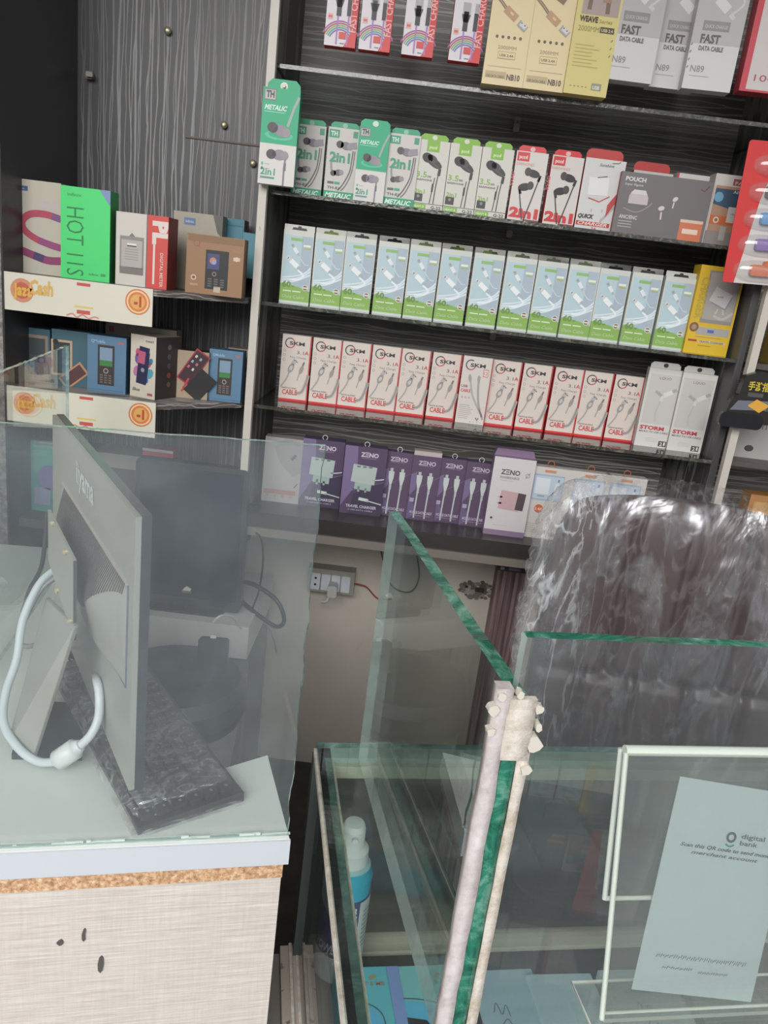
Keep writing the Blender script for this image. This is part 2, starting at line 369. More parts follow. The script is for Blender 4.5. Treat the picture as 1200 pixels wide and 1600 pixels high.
# ---- wall cabinet, main bay
cab = empty('display_cabinet', 'black wood grain wall cabinet bay behind the packets, with level grey grain lines', 'cabinet', (.21, 1.75, .885))
def part(mb, name, parent, **k):
    o = mb.build(name, None, **k); o.parent = parent
    if parent.type == 'EMPTY': o.matrix_parent_inverse = Matrix.Translation(parent.location).inverted() if abs(parent.rotation_euler.z) < 1e-9 else (Matrix.Translation(parent.location) @ Matrix.Rotation(parent.rotation_euler.z, 4, 'Z')).inverted()
    return o
m = MB(); m.box(-.33, .75, YB, YB+.016, .885, 2.5, LAM_H); part(m, 'back_panel', cab)
for nm, x0 in (('side_panel', -.345), ('side_panel', .735)):
    m = MB(); m.box(x0, x0+.016, 1.755, YB, .94, 2.5, LAM_V); part(m, nm, cab)
m = MB(); m.box(-.36, .80, 1.75, YB, .9, .94, mat('#3c3735', .3)); m.box(-.36, .80, 1.744, 1.75, .882, .902, mat('#7d756d', .5)); part(m, 'bottom_board', cab)
m = MB(); m.box(-.345, .751, 1.755, YB, 2.5, 2.52, LAM_V); part(m, 'top_board', cab)
# glass shelves
SH = [('top', 1.897), ('second from the top', 1.657), ('third from the top', 1.427), ('lowest', 1.197)]
DUSTY_EDGE = glassedge('dusty_shelf_edge', '#3a3a34', '#4e4e46', '#7b796e', 60)
for nm, z in SH:
    mm = MB(); n = 40; y1 = YB
    mm.box(-.329, .735, 1.75, y1, z-.008, z, PANE_CLEAN, front=DUSTY_EDGE, left=DUSTY_EDGE, right=DUSTY_EDGE)
    o = mm.build('glass_shelf'); tag(o, f'clear glass shelf of the main cabinet, {nm} of four', 'shelf')
# brackets on the back panel
for i, (x, y, zz) in enumerate([(807, 195, 1), (796, 360, 1), (770, 520, 0)]):
    p = at(x, y, YB-.004); mm = MB(); mm.rbox(-.0075, .0075, -.012, .004, -.018, .016, mat('#9a948c', .4), .006); mm.lathe([(.003, 0), (.003, .006)], BLACK, 10, (0, -.0125, 0)); 
    o = mm.build('shelf_bracket', loc=p); tag(o, f'small steel shelf clip on the grained back panel, {["under the top shelf","under the second shelf","under the third shelf"][i]}', 'bracket')

# ---- left bay
lc = empty('display_cabinet', 'black wall cabinet bay on the left with upright grain lines and phone cartons', 'cabinet', (-.57, 1.6, .9))
m = MB(); m.box(-.812, -.347, 1.93, 1.945, .8, 2.5, LAM_V); m.box(-.812, -.347, 1.925, 1.93, 1.528, 1.534, BLACK); m.box(-.56, -.347, 1.926, 1.93, 1.762, 1.766, mat('#6a5f57', .6)); part(m, 'back_panel', lc)
for z in (1.43, 1.2):
    m = MB(); m.prism([(-.812, 1.583), (-.505, 1.583), (-.352, 1.735), (-.352, 1.925), (-.812, 1.925)], z-.012, z, LAM_H, 'z'); part(m, 'shelf', lc)
m = MB(); m.prism([(-.812, 1.62), (-.70, 1.62), (-.70, 1.805), (-.352, 1.805), (-.352, 1.925), (-.812, 1.925)], .88, .9, mat('#57524e', .5), 'z'); part(m, 'bottom_board', lc)
for i, (x, y) in enumerate([(262, 48), (350, 195), (395, 255)]):
    p = at(x, y, 1.922); mm = MB(); mm.lathe([(.008, 0), (.008, .002), (.005, .005), (.002, .006)], mat('#b5aa90', .3, .6), 14); mm.xf(Matrix.Rotation(math.radians(90), 4, 'X')); o = mm.build('screw', loc=p)
    tag(o, f'brass screw cap in the dark left panel, {["highest of three","middle of three","nearest the green hanging packet"][i]}', 'screw')
for i, (x, y) in enumerate([(140, 118), (30, 50), (29, 250)]):
    p = at(x, y, 1.918); mm = MB(); mm.rbox(-.008, .008, -.006, .01, -.008, .008, mat('#6f6c69', .4, .5), .003); mm.rbox(-.003, .012, -.014, -.006, -.005, .005, mat('#8f8b87', .4, .5), .002); o = mm.build('shelf_bracket', loc=p)
    tag(o, f'small metal shelf clip on the dark left panel, {["farthest from the left edge","top left corner","just above the pale phone carton"][i]}', 'bracket')
for i, (x, y) in enumerate([(408, 322), (397, 479)]):
    p = at(x, y, 1.735); mm = MB(); mm.rbox(-.006, .006, -.006, .004, -.012, .008, mat('#3f3b38', .5), .003); mm.lathe([(.004, -.001), (.004, .002)], mat('#cfc6b2', .4), 12, (0, 0, 0)); mm.xf(Matrix.Translation((0, 0, 0)))
    o = mm.build('shelf_bracket', loc=p); tag(o, f'dark clip with a pale eye beside the white upright, {["upper","lower"][i]} one', 'bracket')

# ---- uprights
def upright(X, Y, label, z0=.94):
    mm = MB(); mm.box(-.0085, .0085, -.0085, .0085, 0, 2.8-z0, WHITEPAINT); o = mm.build('shelf_upright', loc=(X, Y, z0), bevel=.003); return tag(o, label, 'post')
upright(-.334, 1.73, 'white painted square metal upright between the left bay and the main cabinet', .9)
upright(.7575, 1.73, 'white painted square metal upright at the right end of the main cabinet', .9)

# ---- right bay beyond the upright
rc = empty('display_cabinet', 'dark cabinet bay at the right edge beyond the white upright', 'cabinet', (1.1, 1.76, .9))
m = MB(); m.box(.768, 1.4, YB, YB+.016, .885, 2.5, LAM_H); part(m, 'back_panel', rc)
for z in (1.197, .94): m = MB(); m.box(.768, 1.4, 1.78, YB, z-.012, z, mat('#57514d', .4)); part(m, 'shelf', rc)
m = MB(); m.box(.768, 1.4, 1.78, YB, 1.41, 1.422, mat('#57514d', .4)); part(m, 'shelf', rc)

# ---- lower-wall fittings
o_ = at(519, 902, 2.12); so = empty('wall_socket', 'grey double wall socket box with white switches on the cream wall', 'socket', (o_.x, 2.13, o_.z))
m = MB(); m.box(-.068, .068, -.045, 0, -.036, .036, mat('#a19b93', .5)); m.build('back_box', so, bevel=.003)
for i, x in enumerate((-.045, -.015, .014, .043)):
    m = MB(); m.rbox(x-.013, x+.013, -.05, -.044, -.028, .022, mat('#d6dbe2', .35), .003)
    if i == 0: 
        a = Art(m, 1, 1, -.0502, 0, 0); a.disc(x, .008, .0035, '#222222'); a.disc(x, -.012, .0035, '#222222')
    m.build('outlet' if i == 0 else 'switch', so)
o = MB(); o.rbox(-.005, .022, -.088, -.0505, -.032, .004, mat('#c4c2bf', .4), .008); o.tube(smooth_path([(.002, -.07, -.03), (-.006, -.075, -.05), (-.02, -.07, -.055)]), .005, mat('#c4c2bf', .4)); pl = o.build('plug', loc=(o_.x, 2.13, o_.z)); tag(pl, 'grey plug pushed into the wall socket', 'plug')
p0 = at(553, 912, 2.10); p1 = at(572, 917, 2.12); p2 = at(590, 935, 2.125); p3 = at(612, 936, 2.125)
m = MB(); m.tube(smooth_path([p0, p1, p2, p3]), .0022, mat('#9d4a44', .5)); tag(m.build('wire'), 'thin red wire leaving the wall socket', 'wire')
m = MB(); m.tube(smooth_path([at(593, 848, 2.125), at(600, 880, 2.12), at(612, 915, 2.12), at(640, 925, 2.12), at(655, 900, 2.12), at(648, 850, 2.125)]), .002, mat('#5a5552', .5)); tag(m.build('wire'), 'thin dark wire looping down from under the cabinet', 'wire')
m = MB()
for k in range(60):
    a = random.uniform(0, 6.28); r = random.uniform(0, 1)**.5; c = at(745, 922, 2.128); s = random.uniform(.004, .012)
    x = c.x+.05*r*math.cos(a); z = c.z+.028*r*math.sin(a)
    m.prism([(x+s*math.cos(t)*random.uniform(.6, 1.2), z+s*.7*math.sin(t)) for t in [i*1.05 for i in range(6)]], 2.13-random.uniform(.001, .004), 2.131, mat(random.choice(['#7d766f', '#8f8880', '#6a635e', '#a29a91']), .9))
c = at(750, 922, 2.125); m.box(c.x-.014, c.x+.012, 2.122, 2.131, c.z-.006, c.z+.006, mat('#4a3a36', .9)); m.box(c.x-.045, c.x-.037, 2.124, 2.131, c.z+.002, c.z+.009, mat('#3a3330', .9))
tag(m.build('wall_patch'), 'rough grey broken plaster patch with a small hole on the wall under the cabinet', 'patch')
m = MB(); c = at(775, 868, 1.8); c2 = at(862, 882, 1.8); m.box(c.x, c2.x+.1, 1.765, 1.80, .862, .8815, BLACK); m.box(c.x+.01, c.x+.02, 1.762, 1.766, .866, .874, mat('#55524f', .4)); m.box(c.x+.03, c.x+.06, 1.763, 1.766, .866, .876, mat('#3d3b39', .4)); m.build('mounting_rail'); tag(bpy.data.objects['mounting_rail'], 'black metal mounting rail under the cabinet above the wooden post', 'rail')

# ================================================================ PACKETS
INK = '#55504f'
def plug_usb(a, u, v, s, ang, body='#dcdedd', tip='#b9bcbb', L=2):
    t = math.radians(ang); k = a.h/a.w
    a.rot(u, v, s*.5, s*.26, ang, body, L)
    a.rot(u+math.cos(t)*s*.8*k, v+math.sin(t)*s*.8, s*.3, s*.2, ang, tip, L)
    a.rot(u-math.cos(t)*s*.68*k, v-math.sin(t)*s*.68, s*.2, s*.13, ang, '#a8b2b6', L)
    a.rot(u+math.cos(t)*s*.85*k-math.sin(t)*.0*k, v+math.sin(t)*s*.85, s*.05, s*.1, ang, '#6d7374', L+1)
ORD = ['leftmost', 'second from the left', 'third from the left', 'fourth from the left', 'fifth from the left', 'sixth from the left', 'seventh from the left', 'eighth from the left', 'ninth from the left', 'tenth from the left', 'eleventh from the left', 'second from the right', 'rightmost']

# --- row: blue and green 60 W cable packets
def art_60(a):
    a.rect(.05, .1, .97, .93, '#a6bac0'); a.poly([(.05, .3), (.97, .5), (.97, .93), (.05, .93)], '#b2c8ce', 1)
    a.rect(.62, .28, .97, .93, '#a7b4c0', 2); a.poly([(0, .0), (1, .0), (1, .19), (.6, .24), (0, .27)], '#86ad54', 3); a.rect(0, 0, 1, .035, '#c3cbc4', 4)
    for k in range(3): a.stroke([(.98, .42+.05*k), (.8, .38+.03*k), (.45, .31+.035*k), (.05, .29+.03*k)], .024, '#d3dfe3', 4+k, True)
    plug_usb(a, .44, .73, .095, 128, '#dde1e2', '#a8aeaf', 8); a.stroke([(.55, .66), (.75, .56), (.9, .55)], .014, '#c5d0d6', 7, True)
    plug_usb(a, .42, .55, .135, 143, '#e6e9e9', '#c9cdcc', 9); a.stroke([(.55, .47), (.75, .4), (.6, .34), (.3, .33)], .026, '#e2eaee', 8, True)
    a.rect(.25, .86, .66, .9, '#8fb46a', 4); a.rect(.68, .79, .92, .82, '#dfe6cf', 4); a.rect(.7, .76, .92, .775, '#a6b451', 4)
    a.text('60', .06, .225, .075, '#6d9140', 6, .3, bold=.05); a.text('w', .38, .225, .04, '#6d9140', 6, .1, bold=.04)
    a.disc(.84, .235, .042, '#d8d9cf', 6); a.disc(.84, .235, .033, '#7f6b5e', 7); a.rect(.74, .225, .94, .245, '#d8d2c5', 8)
    a.rect(.1, .165, .38, .18, '#dbe5c8', 6); a.rect(.42, .165, .7, .18, '#dbe5c8', 6)
    a.text('Data Cable', .08, .075, .045, '#bccaa8', 6, .75, bold=.0, shear=.3)
base60 = carton('cable_packet', .0675, .158, .024, '#c9cbc4', art_60, 'x', 'packet', side='#d3d6cf')
xs = [437, 485, 532, 582, 630, 678, 728, 777, 825, 873, 920, 969, 1020]
for i, x in enumerate(xs):
    o = base60 if i == 0 else copy_tree(base60)
    yb = 467+(x-433)*.1215
    c = at(x+22, yb+3, 1.81); put(o, c.x, 1.81+random.uniform(-.004, .004), 1.4272, random.uniform(-.03, .05))
    green = i in (1, 4, 5, 6, 7, 8, 9)
    t = MB(); tc_ = '#c9c8bf'; t.prism([(-.034, .157), (.034, .157), (.034, .168), (.0335, .170), (-.0335, .170), (-.034, .168)], .006, .0068, cm(tc_))
    a = Art(t, .034, .010, .006, z0=.158); a.poly([(0, .1), (1, .1), (.93, .62), (.62, .62), (.6, .95), (.4, .95), (.38, .62), (.07, .62)], '#8fb04f' if green else '#3c3a38', 0)
    t.build('hang_tab', o)
    tag(o, f'blue and green cable packet, {"green" if green else "dark"} hanger slot, {ORD[i]} of thirteen', 'cable packet', 'blue and green cable packets on the third shelf')

# --- row: white and red SKM cable packets
def art_skm(a):
    a.rect(.955, 0, 1, 1, '#c04a4c', 0); a.rect(.0, .0, 1, .03, '#cf2d33', 1)
    a.ring(.27, .875, .07, .016, '#4b4647', 2, 60, 250); a.ring(.27, .875, .07, .016, '#c2585a', 2, 250, 350); a.ring(.27, .875, .07, .016, '#c2585a', 2, 20, 60)
    a.text('SKM', .25, .85, .05, '#4b4647', 3, .52, bold=.035)
    a.text("3.1", .52, .72, .05, '#7d6466', 3, .24, bold=.0); a.text("A", .79, .72, .055, '#c7515a', 3, .14, bold=.02)
    a.text('Fast Charge', .3, .655, .03, '#8d8686', 3, .55, bold=0)
    for k, v in enumerate((.76, .69, .62)): a.ring(.1, v, .018, .006, '#a39c9b', 2, n=12)
    a.stroke([(.05, .2), (.25, .35), (.33, .5)], .022, '#a9a3a0', 2, True); a.stroke([(.6, .32), (.66, .42), (.7, .5)], .018, '#a9a3a0', 2, True)
    a.stroke([(.6, .12), (.8, .16), (.93, .32), (.97, .42)], .05, '#b1aba6', 2, True); a.stroke([(.6, .12), (.8, .16), (.93, .32), (.97, .42)], .018, '#8f8985', 3, True)
    a.disc(.36, .5, .075, '#9c9693', 4, sq=.55, ang=68); a.disc(.365, .5, .035, '#c5c0bd', 5, sq=.6, ang=68); a.rot(.45, .6, .045, .03, 62, '#b6b0ad', 4); a.rot(.475, .62, .006, .012, 62, '#55504f', 6); a.rot(.55, .6, .006, .012, 62, '#55504f', 6)
    a.disc(.72, .49, .07, '#9c9693', 4, sq=.42, ang=72); a.rot(.78, .58, .03, .013, 72, '#7b7572', 4)
    a.text('DATA & SYNC', .1, .185, .02, '#5b5554', 4, .5, bold=.02); a.text('CABLE', .12, .095, .075, '#c8404a', 5, .52, bold=.02)
def art_skmb(a):
    a.rect(.975, 0, 1, 1, '#c04a4c', 0)
    a.ring(.27, .875, .07, .016, '#4b4647', 2, 60, 250); a.ring(.27, .875, .07, .016, '#c2585a', 2, 250, 350)
    a.text('SKM', .25, .85, .05, '#4b4647', 3, .52, bold=.035); a.rect(.72, .72, .9, .83, '#c7515a', 1); a.rect(.735, .73, .885, .82, '#ddd6d0', 2); a.text('12', .75, .75, .05, '#c7515a', 3, .12)
    a.stroke([(.3, .72), (.35, .6), (.5, .4), (.9, .12)], .03, '#b1aba6', 2, True); a.stroke([(.62, .72), (.62, .55), (.72, .3), (.93, .08)], .03, '#a39d98', 2, True)
    a.disc(.3, .68, .06, '#a39d99', 3, sq=.4, ang=100); a.disc(.6, .68, .055, '#a39d99', 3, sq=.4, ang=95)
    a.text('USB', .04, .54, .035, '#8a4b50', 3, .22); a.text('CABLE', .04, .47, .045, '#c8404a', 3, .34)
    for k in range(3): a.ring(.12+.12*k, .39, .012, .006, '#b88', 2, n=10)
    for k in range(8): a.rect(.06, .27-.028*k, .06+.5*random.uniform(.6, 1), .278-.028*k, '#a9a29f', 2)
    a.stroke([(.68, .1), (.74, .06), (.78, .1)], .014, '#4a4444', 3); a.text('| \u2022 \u2022 \u2022', .5, .02, .02, '#8f8985', 3, .4)
sk = carton('cable_packet', .0695, .157, .024, '#d6c9bf', art_skm, 'x', 'packet', side='#cf3c40', top='#d8d2ca', bot='#cf2d33')
skb = carton('cable_packet', .070, .159, .02, '#d1cac2', art_skmb, 'x', 'packet', side='#c9504f', top='#d8d2ca')
xs = [435, 482, 527, 573, 618, 665, 711, 757, 804, 852, 897, 944]
k = 0
for i, x in enumerate(xs):
    yb = 619+(x-435)*.1225
    if i == 6: o = skb
    else: o = sk if k == 0 else copy_tree(sk); k += 1
    c = at(x+22, yb+3, 1.86)
    put(o, c.x, 1.86 if i != 6 else 1.845, 1.1972, random.uniform(-.02, .04))
    w = ['leftmost', 'second from the left', 'third from the left', 'fourth from the left', 'fifth from the left', 'sixth from the left', '', 'just right of the reversed one', 'fourth from the right', 'third from the right', 'second from the right', 'rightmost'][i]
    tag(o, 'white cable packet turned back to front in its row, with a red number badge' if i == 6 else f'white and red SKM data cable packet, {w} of its row', 'cable packet', 'white and red cable packets on the lowest glass shelf')

# --- two STORM packets
def art_storm(a):
    a.rect(.06, .3, .94, .93, '#c6c2bd', 0)
    a.text('LQUO', .34, .87, .03, '#8a5c60', 3, .34, bold=.0)
    a.rot(.68, .7, .06, .028, 30, '#dad7d3', 3); a.rot(.84, .745, .03, .02, 30, '#a9a5a1', 4); a.rot(.4, .69, .05, .018, 150, '#aaa6a2', 3); a.stroke([(.5, .66), (.48, .55), (.42, .45), (.46, .33)], .022, '#bdb9b4', 2, True); a.rot(.52, .63, .035, .02, 80, '#d5d2ce', 3)
    a.text('STORM', .06, .225, .045, '#c44a55', 3, .72, bold=.05); a.text('MICRO TO USB CABLE', .06, .185, .022, '#7c7674', 3, .86, bold=.02)
    a.rect(.7, .02, .93, .09, '#4c4745', 2); a.text('2', .74, .03, .045, '#dcd8d3', 3, .08); a.rect(.85, .035, .9, .08, '#dcd8d3', 3)
    for k in range(3): a.rect(.3, .11-.02*k, .64, .115-.02*k, '#bab5b0', 1)
st = carton('cable_packet', .08, .185, .02, '#d3cfca', art_storm, 'x', 'packet', side='#b5b0ab', tab=('#cbc7c1', .07, .014, .015, '#3d3936'))
for i, (x, yb) in enumerate([(1018, 690), (1066, 698)]):
    o = st if i == 0 else copy_tree(st); c = at(x, yb, 1.83); put(o, c.x, 1.83-.012*i, 1.1972, -.02)
    tag(o, f'white STORM cable packet, {["touching the red and white row","farther right"][i]}', 'cable packet', 'white storm cable packets')
# --- yellow charger packet
def art_ych(a):
    a.rect(.22, .36, .95, .95, '#8f8982', 1); a.rect(.26, .4, .93, .93, '#a39d96', 2)
    a.rot(.58, .66, .11, .085, -20, '#c5c0bc', 4); a.rot(.62, .63, .1, .08, -20, '#8d919d', 3); a.rot(.55, .5, .03, .01, 70, '#bab5b0', 4); a.rot(.7, .5, .03, .01, 110, '#bab5b0', 4); a.text('usb', .5, .66, .02, '#a05a55', 5, .14)
    a.stroke([(.5, .45), (.72, .42), (.92, .5)], .03, '#b5b0aa', 3, True)
    a.text('CHARGER', .09, .87, .085, '#b8a13e', 3, .9, rot=-90, bold=.04)
    a.rect(.0, .0, 1, .32, '#d9b32c', 2); a.rect(.2, .22, .95, .31, '#a7a39c', 3); a.disc(.13, .3, .055, '#7d5b48', 4); a.disc(.13, .3, .03, '#a88870', 5); a.rect(.45, .25, .6, .285, '#4f6aa8', 4)
    a.rect(.2, .19, .8, .2, '#b58d63', 3); a.rect(.06, .135, .26, .16, '#a9443c', 3); a.rect(.3, .13, .92, .155, '#c3bda9', 3); a.text('TRAVEL CHARGER', .32, .133, .02, '#6a6040', 4, .56); a.rect(.3, .09, .6, .1, '#a68a2c', 3)
yc = carton('charger_packet', .1, .19, .04, '#d2ad2e', art_ych, 'yellow travel charger packet at the right end of the blue and green row', 'charger packet', side='#c9a42a', bot='#d9b32c')
c = at(1102, 545, 1.80); put(yc, c.x, 1.80, 1.4272, .04)

# --- earphone row
def earbud(a, u, v, s, ang, body, tip, L=3):
    t = math.radians(ang); k = a.h/a.w
    a.disc(u, v, s*.52, body, L, sq=.72, ang=ang); a.disc(u-math.cos(t)*s*.62*k, v-math.sin(t)*s*.62, s*.38, tip, L+1, sq=.9, ang=ang); a.rot(u-math.cos(t)*s*.3*k, v-math.sin(t)*s*.3, s*.22, s*.27, ang, body, L+1)
    a.disc(u+math.cos(t)*s*.4*k, v+math.sin(t)*s*.4, s*.3, '#8f888d', L+2, sq=1.0)
def art_th(a):
    a.rect(.03, .86, .36, .97, '#2f9370', 1); a.text('TH', .08, .885, .06, '#cfd8d2', 2, .22, bold=.04); a.rect(.8, .88, .95, .97, '#3c8f76', 1)
    earbud(a, .6, .76, .15, -8, '#77707a', '#453f42'); a.rot(.82, .77, .06, .045, 10, '#8d8790', 6)
    earbud(a, .42, .38, .12, 10, '#5f595c', '#3b3638'); a.stroke([(.2, .4), (.18, .55), (.4, .62)], .03, '#8d8a90', 2, True)
    a.stroke([(.84, .7), (.82, .55), (.78, .4), (.6, .22), (.45, .13)], .018, '#5c5659', 3, True); a.stroke([(.9, .7), (.88, .5), (.82, .35), (.68, .2), (.55, .13)], .016, '#6c6669', 3, True)
    a.text('2in1', .1, .53, .13, '#35926f', 5, .66, bold=.035); a.rect(.1, .215, .3, .25, '#59605c', 2); a.rect(.32, .215, .5, .25, '#3f9a77', 2); a.text('TH-E1', .1, .145, .035, '#4c4848', 3, .4)
    a.rect(0, 0, 1, .115, '#1f9468', 2); a.text('METALIC', .05, .025, .065, '#d5e5da', 4, .86, bold=.03, shear=.3)
def art_met(a):
    a.rect(0, .43, 1, 1, '#16a173', 0); a.rect(.04, .87, .36, .985, '#6f6b70', 1); a.rect(.06, .88, .34, .975, '#b4b3b2', 2); a.text('TH', .09, .9, .065, '#3c3a3c', 3, .22, bold=.05); a.text('METALIC', .06, .775, .05, '#cfe6da', 3, .62, bold=.03, shear=.3); a.rect(.06, .75, .62, .758, '#8fd0b4', 3)
    a.disc(.5, .52, .16, '#4db892', 1, sq=.3); a.disc(.5, .53, .12, '#16a173', 2, sq=.3)
    earbud(a, .55, .57, .16, -15, '#8c7f8d', '#44393f', 4); a.stroke([(.72, .62), (.85, .8), (.98, .93)], .028, '#9aa39f', 3)
    earbud(a, .55, .32, .15, 0, '#8c7f8d', '#44393f', 4); a.stroke([(.72, .3), (.7, .18), (.7, 0)], .02, '#7c7480', 3); a.rot(.72, .2, .04, .012, 90, '#6c6470', 4)
    a.text('2in1', .06, .1, .07, '#229a74', 3, .4, bold=.02); a.rect(.06, .06, .45, .08, '#4f8f88', 3); a.rect(.07, .2, .12, .23, '#4cae8a', 3); a.rect(.07, .15, .12, .18, '#777', 3); a.rect(.16, .21, .3, .217, '#aaa', 3); a.rect(.16, .16, .3, .167, '#aaa', 3)
def art_g22(a):
    a.rect(.28, .84, .68, 1, '#7fb03f', 1); a.text('pccd', .36, .88, .045, '#cfe0b0', 2, .24, bold=.03)
    a.disc(.56, .69, .14, '#3d3839', 3, sq=.42, ang=-28); a.disc(.34, .75, .085, '#2f2b2c', 4, sq=.8, ang=-20); a.disc(.5, .74, .085, '#4a4446', 4, sq=.6, ang=-28); a.stroke([(.42, .71), (.75, .62)], .01, '#625b5d', 5)
    a.rot(.76, .56, .05, .022, 85, '#3d3839', 4); a.stroke([(.74, .53), (.7, .35), (.68, .1)], .016, '#4a4446', 3); a.stroke([(.64, .48), (.6, .3), (.56, .1)], .014, '#4a4446', 3); a.rot(.6, .33, .06, .014, 88, '#3a3536', 4)
    a.text('3.5', .04, .47, .08, '#86b04c', 4, .34, bold=.01); a.text('mm', .4, .47, .04, '#777', 4, .12); a.text('EARPHONE', .04, .42, .025, '#6a6566', 4, .52); a.text('2in1', .05, .235, .06, '#86b04c', 4, .32, bold=.02); a.rect(.04, .12, .32, .23, '#45413f', 3); a.disc(.18, .19, .022, '#8b8784', 4)
    a.rect(0, 0, 1, .095, '#56524d', 2); a.rect(0, .008, 1, .085, '#cbc9bf', 3); a.rect(.02, .015, .46, .08, '#7fae3c', 4); a.text('HEAVY B', .06, .03, .03, '#dce8c8', 5, .34); a.text('G-22', .62, .025, .042, '#4a4643', 5, .33, bold=.03)
def art_red2(a):
    a.rect(.04, .86, .42, .985, '#c9373c', 1); a.text('pccd', .1, .895, .05, '#e3cfc9', 2, .26, bold=.03); a.text('EARPHONES', .04, .8, .04, '#c08a88', 2, .56, bold=0); a.text('SOUND', .03, .5, .05, '#c76a6a', 2, .4, rot=90)
    a.disc(.62, .7, .1, '#2f2a2b', 3, sq=.55, ang=-12); a.disc(.44, .72, .05, '#453f40', 4, sq=1.2); a.disc(.4, .5, .1, '#2f2a2b', 3, sq=.55, ang=12); a.disc(.58, .53, .05, '#453f40', 4, sq=1.2)
    a.stroke([(.84, .66), (.78, .55), (.66, .3), (.52, .03)], .018, '#3d3738', 5); a.stroke([(.26, .46), (.3, .35), (.38, .2), (.46, .03)], .018, '#3d3738', 5); a.rot(.82, .64, .045, .02, 75, '#2f2a2b', 5); a.rot(.27, .44, .045, .02, 110, '#2f2a2b', 5)
    a.text('2in1', .03, .065, .13, '#c9373c', 4, .92, bold=.06); a.rect(.5, .0, 1, .04, '#7a3b3e', 5)
TAB = lambda c: (c, .058, .012, .001, '#c9c6bf')
th = carton('earphone_packet', .0665, .142, .026, '#c4bfb9', art_th, 'x', 'p', side='#2a8a64', top='#27996e', tab=('#27996e', .06, .013, .012, '#8fb5a3'))
met = carton('earphone_packet', .0645, .146, .026, '#cfcbc6', art_met, 'x', 'p', side='#1b9a6d', top='#16a173', tab=('#16a173', .062, .015, .002, '#cfd6d0'))
g22 = carton('earphone_packet', .067, .138, .026, '#cbc8bf', art_g22, 'x', 'p', side='#c2bfb6', top='#7fb03f', tab=('#7fb03f', .058, .013, .008, '#cfcfc5'))
rd = carton('earphone_packet', .0675, .139, .026, '#cfc8c2', art_red2, 'x', 'p', side='#c03a3e', top='#c9373c', tab=('#c9373c', .058, .013, .010, '#d7b3ad'))
G1 = 'earphone packets on the second glass shelf'
for proto, x, y, Yf, lab in [
    (th, 478, 297, 1.80, 'white and green METALIC earphone packet in shade, immediately right of the white upright'),
    (th, 529, 303, 1.79, 'white and green METALIC earphone packet left of the taller solid green one'),
    (met, 575, 311, 1.765, 'green and white METALIC earphone packet standing on the shelf, taller than its neighbours'),
    (th, 622, 316, 1.775, 'white and green METALIC earphone packet between the tall green one and the lime topped ones'),
    (g22, 667, 321, 1.78, 'white earphone packet with lime green top, leftmost of three alike'),
    (g22, 716, 327, 1.78, 'white earphone packet with lime green top, middle of three alike'),
    (g22, 765, 333, 1.78, 'white earphone packet with lime green top, rightmost of three alike'),
    (rd, 817, 339, 1.78, 'white and red 2in1 earphone packet, left one of two'),
    (rd, 872, 345, 1.78, 'white and red 2in1 earphone packet, right one of two')]:
    o = proto if 'used' not in proto else copy_tree(proto); proto['used'] = 1
    c = at(x, y, Yf); put(o, c.x, Yf, 1.6572, random.uniform(-.02, .05)); tag(o, lab, 'earphone packet', G1)
for o in bpy.data.objects:
    if 'used' in o: del o['used']
# hanging green packet on the left upright
hm = carton('earphone_packet', .074, .178, .026, '#cfcbc6', art_met, 'green and white METALIC earphone packet hanging on the white upright', 'earphone packet', side='#1b9a6d', top='#16a173')
t = MB(); t.prism([(-.033, .176), (.033, .176), (.033, .19), (.024, .199), (-.024, .199), (-.033, .19)], .024, .0255, cm('#16a173')); a = Art(t, .066, .02, .024, z0=.177); a.disc(.5, .5, .38, '#d8d4cc'); t.build('hang_tab', hm)
m = MB(); m.tube([(0, .030, .187), (0, .018, .187)], .0035, mat('#d3cdc3', .4)); m.build('hanger_pin', hm)
c = at(429, 289, 1.69); put(hm, c.x+.002, 1.688, c.z, .02)

# quick charger, sunshine, pouch, skm 3.4, last
def art_quick(a):
    a.text('Sunshine', .36, .9, .04, '#6f6a68', 2, .36, shear=.2); a.stroke([(.66, .955), (.82, .965), (.86, .985)], .012, '#5c5452', 2)
    a.rot(.42, .62, .15, .125, 3, '#d9d8d6', 3); a.rot(.42, .47, .15, .02, 3, '#c9c6c4', 3); a.stroke([(.22, .45), (.5, .41), (.74, .5)], .016, '#b8403c', 4); a.stroke([(.36, .74), (.6, .77)], .012, '#55504e', 4); a.rect(.33, .26, .36, .3, '#aaa', 3); a.rect(.6, .27, .63, .31, '#aaa', 3)
    a.poly([(.72, .2), (.98, .5), (.98, .62), (.72, .38)], '#b2423e', 2); a.poly([(.6, .1), (.98, .4), (.98, .45), (.6, .16)], '#a9a6a3', 1)
    a.text('QUICK', .04, .165, .055, '#3c3735', 4, .4, bold=.05, shear=.3); a.rect(.02, .06, .86, .12, '#b2322f', 3); a.text('CHARGER', .06, .07, .045, '#e3c9c3', 4, .74, bold=.03, shear=.3); a.text('2A', .42, 0.0, .045, '#b2322f', 4, .14)
def chcart(w, h, x, y, Yf, label, art, base, side, tabc=None, back=.0):
    o = carton('charger_packet', w, h, .035, base, art, label, 'charger packet', side=side, top=side)
    if tabc:
        t = MB(); t.rbox(-w*.46, w*.46, .02, .021, h*.6, h+.022, cm(tabc), .012); t.build('hang_tab', o)
    c = at(x, y, Yf); put(o, c.x, Yf, 1.6572, .02); return o
chcart(.086, .142, 929, 352, 1.78, 'white quick charger packet with a red back flap beside the 2in1 earphones', art_quick, '#cbc9c6', '#a93532', '#b53a37')
